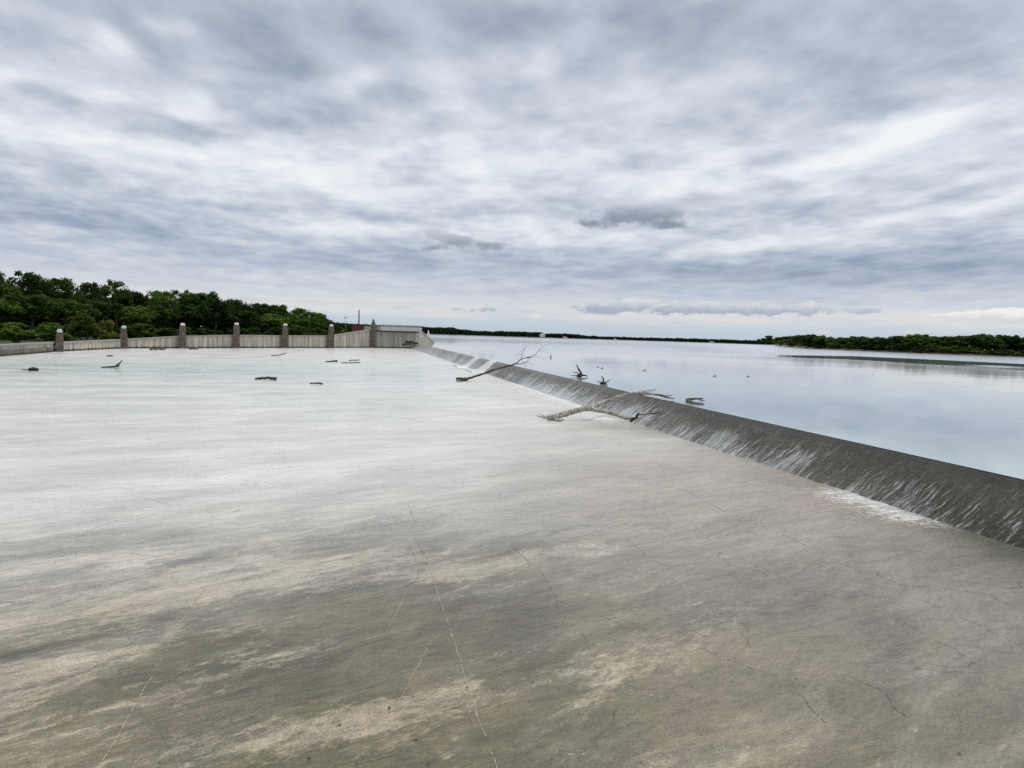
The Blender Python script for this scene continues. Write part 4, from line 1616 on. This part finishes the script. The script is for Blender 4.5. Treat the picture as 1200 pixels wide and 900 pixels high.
# mast
mp = D(404.6, 386, 290)
mo_ = MB()
hz_ = D(404.6, 371, 290).z - mp.z
mo_.tube([(0, 0, -3), (0, 0, hz_)], [.10, .06], 6)
mo_.tube([(-.5, 0, hz_ - .3), (.5, 0, hz_ - .3)], [.09, .09], 6)
mo_.box((-.6, -.15, hz_ - .45), (-.3, .15, hz_ - .15))
mo_.box((.3, -.15, hz_ - .45), (.6, .15, hz_ - .15))
o = mo_.build('floodlight_mast', M_GREY)
o.location = mp
tag(o, 'thin floodlight mast left of the red brick smokestack', 'mast')
boxhouse('shed', 402.5, 391.5, 387.2, 5.5, 215, M_WHITE, M_WHITE, 'small white shed roof showing over the wall by the forest edge', 'shed', win=1)


# fill-in trees round the pump house
for px, ty, w, mi, lab in ((399, 380, 12, 3, 'dark small tree at the foot of the forest left of the mast'), (410, 379, 12, 0, 'dark tree between the mast and the red brick pump house'),
                           (428, 379, 8, 3, 'small round dark tree right of the red smokestack'), (434, 382, 10, 0, 'dark green tree just left of the tallest pillar')):
    t = D(px, ty, 312)
    place_tree('parkland_tree', Vector((t.x, t.y, 0)), t.z, w * 312 / FPX, 'low', rt.randrange(4), mi, rt.uniform(0, 6), lab, 'tree', 'trees round the pump house')

# sailboat
sb = P(502, 391.3, HC)
sb = D(502, 391.3, 470)
sbz = HC
t = empty('sailboat', (sb.x, sb.y, HC), R(68))
tag(t, 'white sailboat on the lake just right of the concrete wall', 'sailboat')
k = 470 / FPX
mb = MB()
hull = []
for i in range(9):
    u_ = -1 + i / 4
    wd = .75 * (1 - abs(u_) ** 2.4) + .04
    hull.append([(u_ * 2.6, -wd, .75 + .15 * u_), (u_ * 2.5, -wd * .7, .15), (u_ * 2.35, 0, -.25), (u_ * 2.5, wd * .7, .15), (u_ * 2.6, wd, .75 + .15 * u_)])
vs = [p for r_ in hull for p in r_]
fs = []
for i in range(8):
    for j in range(4):
        a = i * 5 + j
        fs.append((a, a + 1, a + 6, a + 5))
    fs.append((i * 5, i * 5 + 5, i * 5 + 9, i * 5 + 4))
mb.add(vs, fs)
mb.build('hull', M_WHITE, t)
mb = MB()
H_ = 7.2 * k
mb.tube([(.3, 0, .6), (.3, 0, H_)], [.07, .05], 6)
mb.tube([(.3, 0, 1.2), (-2.3, 0, 1.2)], [.05, .04], 6)
mb.build('mast', M_GREY, t)
mb = MB()
ss = []
for i in range(7):
    f_ = i / 6
    z = 1.4 + (H_ - 1.5) * f_
    ss += [(.2, 0, z), (-1.0 * (1 - f_) + .1, .22 * (1 - f_), z), (-2.3 * (1 - f_) + .15, .05, z)]
for off in (0, .03):
    mb.add([(x, y + off, z) for x, y, z in ss], [(i * 3 + j, i * 3 + j + 1, i * 3 + j + 4, i * 3 + j + 3) for i in range(6) for j in range(2)])
mb.build('sail', M_WHITE, t)
mb = MB()
mb.add([(.45, 0, H_ * .85), (2.4, 0, 1.0), (.5, .25, 1.1), (.45, .03, H_ * .85), (2.4, .03, 1.0), (.5, .28, 1.1)], [(0, 1, 2), (5, 4, 3), (0, 3, 4, 1), (1, 4, 5, 2), (2, 5, 3, 0)])
mb.build('jib', M_WHITE, t)


# ------------------------------------------------------------------ driftwood
def px_path(lst, n=6, jit=0.0, seed=0):
    """lst of world points -> smooth jittered path"""
    r_ = random.Random(seed)
    p = bez(lst, n)
    return [q + Vector((r_.uniform(-jit, jit), r_.uniform(-jit, jit), r_.uniform(-jit, jit))) if 0 < i < len(p) - 1 else q for i, q in enumerate(p)]


def taper(n, r0, r1, seed=0, w=.12):
    r_ = random.Random(seed)
    return [(r0 + (r1 - r0) * i / (n - 1)) * (1 + w * (r_.random() - .5)) for i in range(n)]


def limb(mb, pts, r0, r1, n=5, jit=.01, seed=0, sides=8):
    p = px_path(pts, n, jit, seed)
    mb.tube(p, taper(len(p), r0, r1, seed, .06), sides, .06, seed)


# 1. the big bleached forked trunk lying against the weir.  Its butt is on the apron, one arm reaches over the crest.
butt = P(643, 490, .10)
fork = P(692, 478.5, .55)
elbow = P(712, 469.5, .75)
crestp = P(738, 461.5, HC + .13)
tip1 = P(775, 463.0, HC + .14)
foot = P(741, 491.5, .12)
mb = MB()
limb(mb, [butt, butt.lerp(fork, .35) + Vector((0, 0, .02)), butt.lerp(fork, .75) + Vector((0, 0, .06)), fork], .150, .122, 6, .012, 1, 12)
limb(mb, [fork - Vector((.1, 0, .02)), elbow, crestp, crestp.lerp(tip1, .5) + Vector((0, 0, .03)), tip1], .115, .042, 6, .012, 2, 10)
limb(mb, [fork - Vector((.05, 0, .02)), fork.lerp(foot, .4) + Vector((0, 0, .03)), fork.lerp(foot, .8), foot], .105, .085, 6, .01, 3, 10)
# broken stub ends and twigs
limb(mb, [butt, P(634, 488.5, .14), P(628, 487, .20)], .05, .012, 4, .01, 4)
limb(mb, [butt, P(637, 487, .10), P(631, 485.5, .16)], .04, .01, 4, .01, 5)
limb(mb, [butt + Vector((.3, 0, -.05)), P(655, 492.5, .06), P(660, 491.5, .07)], .07, .03, 4, .01, 6)
limb(mb, [crestp, P(752, 458.5, HC + .2), P(764, 457.5, HC + .22), P(769, 456, HC + .3)], .06, .015, 4, .012, 7)
limb(mb, [P(750, 459, HC + .2), P(757, 459.5, HC + .22), P(766, 459, HC + .2)], .035, .012, 4, .01, 8)
limb(mb, [elbow, P(703, 474, .62), P(700, 469.5, .8)], .03, .02, 3, .005, 20)
main_log = mb.build('driftwood_log', M_BLEACHED, smooth=True)
tag(main_log, 'large bleached forked tree trunk leaning from the apron over the weir', 'driftwood')
mb = MB()
limb(mb, [foot + Vector((-.1, -.02, 0)), P(744, 491, .14), P(748, 489.5, .18)], .11, .09, 4, .02, 9, 9)
limb(mb, [P(746, 490.5, .15), P(747, 486, .4), P(749, 484, .5)], .07, .03, 4, .015, 10)
limb(mb, [P(747, 487, .33), P(755, 485.5, .46), P(763, 485, .56)], .03, .015, 4, .015, 11)
limb(mb, [P(748, 490, .15), P(752, 492, .1)], .08, .03, 4, .015, 12)
limb(mb, [P(763, 485, .52), P(770, 484, .6), P(772, 482, .66)], .035, .015, 4, .015, 13)
o = mb.build('root_end', M_DARKBARK, main_log, smooth=True)
mb = MB()
limb(mb, [tip1 - Vector((.1, 0, 0)), P(783, 466, HC + .1), P(790, 467.5, HC + .07)], .05, .02, 4, .015, 14)
limb(mb, [P(765, 461.5, HC + .16), P(778, 463.5, HC + .16), P(787, 464, HC + .14)], .04, .015, 4, .015, 15)
mb.build('broken_tip', M_BROWNWOOD, main_log, smooth=True)

# 2. the dark dead branch further along
dx = P(535, 443.8, .10)
d1, d2, d3 = P(548, 443.5, .18), P(562, 439.5, .45), P(578, 434, .85)
d4, d5 = P(592, 429.8, HC + .22), P(604, 426.5, HC + .45)
mb = MB()
limb(mb, [dx, d1, d2, d3, d4, d5], .105, .06, 6, .03, 21, 8)
limb(mb, [P(548, 444, .15), P(541, 446, .06), P(535, 446.5, .05)], .12, .04, 4, .02, 22)


def up(px, py, z0, yref):
    """point above the crest at the depth of yref"""
    q = ray(px, py)
    k = yref / q.y
    return Vector((q.x * k, q.y * k, HB + q.z * k))


yr = d5.y
TW = [([(604, 426.5), (611, 421), (616, 419.5), (624, 419)], .08, .03), ([(616, 419.5), (626, 416), (631, 411), (637, 405)], .06, .012), ([(611, 421), (612, 416), (615, 408), (620, 403)], .045, .010),
      ([(612, 416), (606, 415), (604, 418), (606, 421)], .03, .008), ([(604, 426.5), (612, 426), (619, 422.5), (621, 419)], .06, .02), ([(612, 426), (617, 424), (624, 427), (627, 428)], .03, .01),
      ([(616, 425.5), (615.5, 430)], .035, .02), ([(631, 411), (635, 412), (640, 409.5)], .025, .008), ([(624, 419), (631, 417.5), (637, 421), (644, 417)], .025, .008), ([(615, 408), (610, 412), (607, 413.5)], .02, .008),
      ([(620, 403), (622, 401.5)], .012, .008), ([(637, 405), (643, 403)], .012, .008)]
for i, (pl_, r0, r1) in enumerate(TW):
    pts = [up(x, y, 0, yr + (i % 3 - 1) * .5 * (k_ > 0)) for k_, (x, y) in enumerate(pl_)]
    if len(pts) == 2:
        pts.insert(1, (pts[0] + pts[1]) / 2)
    limb(mb, pts, r0 * .55, r1 * .6, 5, .025, 30 + i, 6)
o = mb.build('dead_branch', M_DARKBARK, smooth=True)
tag(o, 'long dark dead branch with bare twigs hanging over the weir crest', 'branch')

# 3. root stumps and driftwood caught at the crest
mb = MB()
sp = P(683, 441.5, HC + .02)
yr = sp.y
for i, (pl_, r0, r1) in enumerate([([(677, 440.8), (682, 439.5), (689, 441)], .12, .03), ([(681, 440), (680, 436), (677.5, 432), (676.5, 429)], .09, .03), ([(680, 439), (675, 436.5), (671, 436)], .05, .015),
                                   ([(680, 440), (673, 440.5), (668, 439.5)], .045, .015), ([(678, 434), (679.5, 431.5)], .03, .012), ([(680, 440), (675, 443), (672, 443)], .06, .02), ([(676.5, 429), (676, 428)], .045, .03), ([(681, 440), (679, 444)], .1, .07)]):
    pts = [up(x, y, 0, yr + (i % 3 - 1) * .25 * (k_ > 0)) for k_, (x, y) in enumerate(pl_)]
    if len(pts) == 2:
        pts.insert(1, (pts[0] + pts[1]) / 2)
    limb(mb, pts, r0, r1, 4, .02, 50 + i, 7)
o = mb.build('root_stump', M_DARKBARK, smooth=True)
tag(o, 'larger black root stump with upright prongs behind the weir crest', 'stump', 'stumps stranded at the weir crest')
mb = MB()
sp = P(707, 450, HC + .02)
yr = sp.y
for i, (pl_, r0, r1) in enumerate([([(704, 450.5), (707, 449), (711, 451)], .11, .06), ([(707, 449), (707, 445), (706, 441.5)], .06, .035), ([(707, 449.5), (712, 447), (715, 444.5)], .05, .015), ([(706, 448.5), (701, 447), (700, 447.3)], .03, .012), ([(706.5, 443), (705, 441)], .03, .02)]):
    pts = [up(x, y, 0, yr + (i % 3 - 1) * .2 * (k_ > 0)) for k_, (x, y) in enumerate(pl_)]
    if len(pts) == 2:
        pts.insert(1, (pts[0] + pts[1]) / 2)
    limb(mb, pts, r0, r1, 4, .02, 60 + i, 7)
o = mb.build('root_stump', M_DARKBARK, smooth=True)
tag(o, 'smaller black root stump on the crest nearest the bleached trunk', 'stump', 'stumps stranded at the weir crest')
mb = MB()
limb(mb, [P(804, 468.5, HC + .08), P(811, 467.5, HC + .14), P(819, 467.5, HC + .12), P(824, 467, HC + .12)], .075, .025, 5, .015, 70)
limb(mb, [P(805, 469, HC + .08), P(811, 471.5, HC + .06), P(819, 473, HC + .05), P(825, 473.5, HC + .04)], .075, .02, 5, .015, 71)
limb(mb, [P(819, 467.5, HC + .1), P(823, 469.5, HC + .08), P(826, 469, HC + .12)], .035, .015, 4, .01, 72)
limb(mb, [P(821, 467.5, HC + .12), P(822, 465, HC + .22)], .02, .01, 4, .01, 73) if False else None
o = mb.build('forked_driftwood', M_BROWNWOOD, smooth=True)
tag(o, 'small forked brown driftwood in the lake right of the bleached trunk', 'driftwood')

# 4. debris on the apron
mb = MB()
e0 = P(39, 433.2, .05)
limb(mb, [P(35.5, 433.2, .10), e0 + Vector((0, 0, .06)), P(43.5, 433.2, .10)], .15, .13, 4, .02, 80)
limb(mb, [P(36, 433.2, .06), P(30, 433.2, .05), P(25, 433.2, .04)], .04, .02, 4, .01, 81)
tag(mb.build('log_stub', M_DARKBARK, smooth=True), 'short dark log stub on the apron at the far left', 'log', 'logs stranded on the apron')
mb = MB()
limb(mb, [P(119, 430.5, .08), P(127, 430, .14), P(135, 429.3, .16), P(139, 428, .2)], .05, .11, 4, .02, 82)
limb(mb, [P(137, 429, .2), P(139.5, 426.2, .45), P(143, 422.3, .95)], .10, .035, 4, .03, 83)
limb(mb, [P(138, 428, .3), P(138, 425.8, .6)], .06, .03, 4, .01, 84) if False else None
tag(mb.build('bent_branch', M_DARKBARK, smooth=True), 'dark branch with one upraised end, below the second pillar', 'branch')
mb = MB()
limb(mb, [P(299, 443.8, .05), P(304, 443.4, .09), P(311, 443, .14), P(318, 443.2, .12), P(323.5, 443.8, .08)], .07, .11, 5, .03, 85)
limb(mb, [P(318, 443.2, .16), P(322, 444.8, .08)], .07, .04, 4, .01, 86) if False else None
limb(mb, [P(319, 443.3, .14), P(322, 444.6, .08), P(323, 445.2, .06)], .07, .04, 4, .01, 86)
limb(mb, [P(322, 443.5, .14), P(323.8, 442.7, .24), P(324, 442.5, .26)], .05, .03, 4, .01, 87)
tag(mb.build('drift_log', M_DARKBARK, smooth=True), 'dark log with forked tail on the apron below the fifth pillar', 'log', 'logs stranded on the apron')
mb = MB()
limb(mb, [P(363, 449.5, .06), P(368, 449, .10), P(373, 449.2, .1), P(377.5, 449.6, .06)], .04, .065, 4, .02, 88)
tag(mb.build('drift_log', M_DARKBARK, smooth=True), 'thin dark log on the apron, nearest of the stranded ones', 'log', 'logs stranded on the apron')
mb = MB()
limb(mb, [P(381.5, 423.8, .08), P(388, 423.4, .1), P(393, 423, .16), P(395, 423, .16)], .05, .13, 4, .02, 89)
tag(mb.build('drift_log', M_DARKBARK, smooth=True), 'small dark log on the apron below the sixth pillar', 'log', 'logs stranded on the apron')
mb = MB()
limb(mb, [P(400, 425.2, .06), P(411, 425, .08), P(422, 424.6, .06)], .05, .05, 4, .02, 90)
tag(mb.build('drift_stick', M_BROWNWOOD, smooth=True), 'long thin stick right of the log below the sixth pillar', 'stick')
mb = MB()
limb(mb, [P(409, 422.4, .06), P(416, 422, .1), P(421, 421.6, .06)], .06, .05, 4, .02, 91)
tag(mb.build('drift_stick', M_BROWNWOOD, smooth=True), 'short stick just beyond the long thin one below the sixth pillar', 'stick')
mb = MB()
limb(mb, [P(125.5, 417.3, .06), P(129, 416.8, .12), P(132, 417, .06)], .07, .07, 4, .02, 92)
tag(mb.build('drift_log', M_BROWNWOOD, smooth=True), 'tiny brown stick on the apron between first and second pillars', 'stick')
mb = MB()
limb(mb, [P(318, 416.8, .05), P(328, 415.8, .08), P(335, 413.8, .05)], .06, .05, 4, .03, 93)
tag(mb.build('drift_log', M_BROWNWOOD, smooth=True), 'thin crooked stick on the apron below the fifth pillar, nearest the wall', 'stick')
for i, (a, b_, y, lab) in enumerate(((176, 185, 408.8, 'brown drift log at the wall foot, left of the third pillar'), (187, 194, 408.5, 'shorter brown drift log at the wall foot, nearer the third pillar'),
                                    (222, 232, 408.2, 'brown drift log at the wall foot, right of the third pillar'))):
    mb = MB()
    limb(mb, [P(a, y + .3, .12), P((a + b_) / 2, y, .22), P(b_, y + .1, .12)], .14, .10, 4, .06, 94 + i)
    tag(mb.build('drift_log', M_BROWNWOOD, smooth=True), lab, 'log', 'driftwood along the wall foot')
rr_ = random.Random(8)
HEAP = ['long dark drift log topmost in the heap where weir meets overlook', 'dark drift log in the heap at the weir end, left side', 'dark drift log in the heap at the weir end, right side', 'short dark drift log at the lake edge of the heap by the overlook wall',
        'stray dark drift log at the foot of the overlook wall']
for i, (x, y, l) in enumerate(((481, 402.0, 2.2), (478, 403.0, 1.6), (484.5, 402.6, 1.8), (487, 402.2, 1.2), (475.5, 404.2, 1.3))):
    q = P(x, y, HC + .1)
    k_ = (YEND - .8) / q.y if q.y > YEND - .8 else 1
    q = Vector((q.x * k_, q.y * k_, HC + .10 + (.18 if i == 0 else 0)))
    an = rr_.uniform(-.5, .5)
    mb = MB()
    limb(mb, [q - Vector((math.cos(an), math.sin(an), -.05)) * l * .5, q + Vector((0, 0, .10)), q + Vector((math.cos(an), math.sin(an), .02)) * l * .5], .22, .14, 3, .05, 110 + i, 7)
    tag(mb.build('drift_log', M_DARKBARK, smooth=True), HEAP[i], 'log', 'drift logs heaped at the weir end')

# 5. leaves on the near apron
LEAF = [(362, 889, 'dead leaf at the bottom edge left of centre'), (418, 895, 'dead leaf at the bottom edge on the pale streak'), (487, 867, 'dark dead leaf right of the bright pale streak near the bottom'),
        (456, 830, 'small dead leaf above the bright pale streak'), (547, 806, 'small dead leaf touching the lime seam'), (591, 810, 'tiny dead leaf just right of the lime seam'),
        (187, 893, 'tiny dead leaf at the bottom edge far left'), (318, 778, 'tiny dead leaf on the middle left olive apron'), (1124, 883, 'reddish dead leaf near the bottom right corner'), (398, 850, 'tiny brown leaf at the left of the bright streak'),
        (933, 795, 'small dead leaf on the brown apron right of centre'), (624, 799, 'tiny dark leaf lying alone right of the seam'), (502, 895, 'tiny leaf at the bottom edge by the seam')]
M_LEAFD = mat_plain('dead_leaf', (.030, .020, .015), .6, .4, 30)
for i, (x, y, lab) in enumerate(LEAF):
    q = P(x, y, .008)
    s = (.025 if i in (0, 2, 3, 8) else .016) * (.8 + .4 * rr_.random())
    mb = MB()
    vs, fs = [], []
    for k in range(7):
        f_ = -1 + k / 3
        w_ = .42 * (1 - f_ ** 2) ** .8 + .02
        z = .25 * f_ * f_ * s
        vs += [(f_ * s, -w_ * s, z + .12 * s * w_), (f_ * s, 0, z), (f_ * s, w_ * s, z + .18 * s)]
    for k in range(6):
        for j in range(2):
            fs.append((k * 3 + j, k * 3 + j + 1, k * 3 + j + 4, k * 3 + j + 3))
    n0 = len(vs)
    vs += [(a, b_, c + .0015) for a, b_, c in vs]
    fs += [tuple(n0 + t_ for t_ in f[::-1]) for f in fs]
    mb.add(vs, fs)
    mb.tube([(-s, 0, .25 * s), (-1.5 * s, .1 * s, .1 * s)], [.05 * s, .04 * s], 5)
    o = mb.build('fallen_leaf', M_LEAFD)
    o.location = q
    o.rotation_euler = (0, 0, rr_.random() * 6.28)
    tag(o, lab, 'leaf', 'dead leaves on the apron')


# 6. birds on the lake
def duck_mesh():
    mb = MB()
    body = bez([(-.30, 0, .12), (-.2, 0, .09), (0, 0, .09), (.17, 0, .12), (.22, 0, .18)], 4)
    r_ = [interp(i / (len(body) - 1), [(0, .015), (.12, .05), (.35, .105), (.65, .115), (.9, .07), (1, .05)]) for i in range(len(body))]
    mb.tube(body, r_, 10)
    neck = bez([(.17, 0, .14), (.22, 0, .24), (.235, 0, .30), (.27, 0, .325), (.31, 0, .315)], 4)
    r_ = [interp(i / (len(neck) - 1), [(0, .065), (.35, .038), (.6, .045), (.75, .052), (1, .03)]) for i in range(len(neck))]
    mb.tube(neck, r_, 9)
    mb.tube([(.30, 0, .315), (.35, 0, .305), (.385, 0, .30)], [.026, .022, .012], 6, flat=.5)
    mb.tube([(-.27, 0, .12), (-.34, 0, .16), (-.38, 0, .19)], [.04, .03, .01], 6, flat=.4)
    me = bpy.data.meshes.new('duck')
    me.from_pydata(mb.v, [], mb.f)
    for p in me.polygons:
        p.use_smooth = True
    me.materials.append(M_DUCK)
    return me


dm = duck_mesh()
for i, (x, y, lab) in enumerate([(705, 432.3, 'dark duck swimming in front of the nearer stump, right one of a pair'), (701, 431, 'smaller dark duck, left one of the pair beyond the stumps'), (755, 435, 'lone dark duck on the water above the bleached trunk'),
                                 (837, 441.5, 'dark duck on the open lake, left of the last two'), (877, 442, 'dark duck farthest right on the open lake')]):
    o = bpy.data.objects.new('duck', dm)
    C.objects.link(o)
    q = P(x, y, HC - .03)
    o.location = q
    s = (.46 if i != 1 else .38)
    o.scale = (s, s, s)
    o.rotation_euler = (0, 0, (0.1, 3.0, .3, -.2, 3.3)[i])
    tag(o, lab, 'duck', 'ducks on the lake')
# slim buoy post standing in the water behind the branch
q = P(645.5, 419.3, HC)
mb = MB()
mb.tube([(0, 0, -.4), (0, 0, .12), (0, 0, .26)], [.07, .08, .06], 8)
mb.tube([(0, 0, .26), (.02, 0, .36)], [.06, .03], 8)
o = mb.build('marker_post', M_BLACK)
o.location = q
tag(o, 'thin dark marker post in the water behind the dead branch', 'post')

sc.cycles.samples = 64
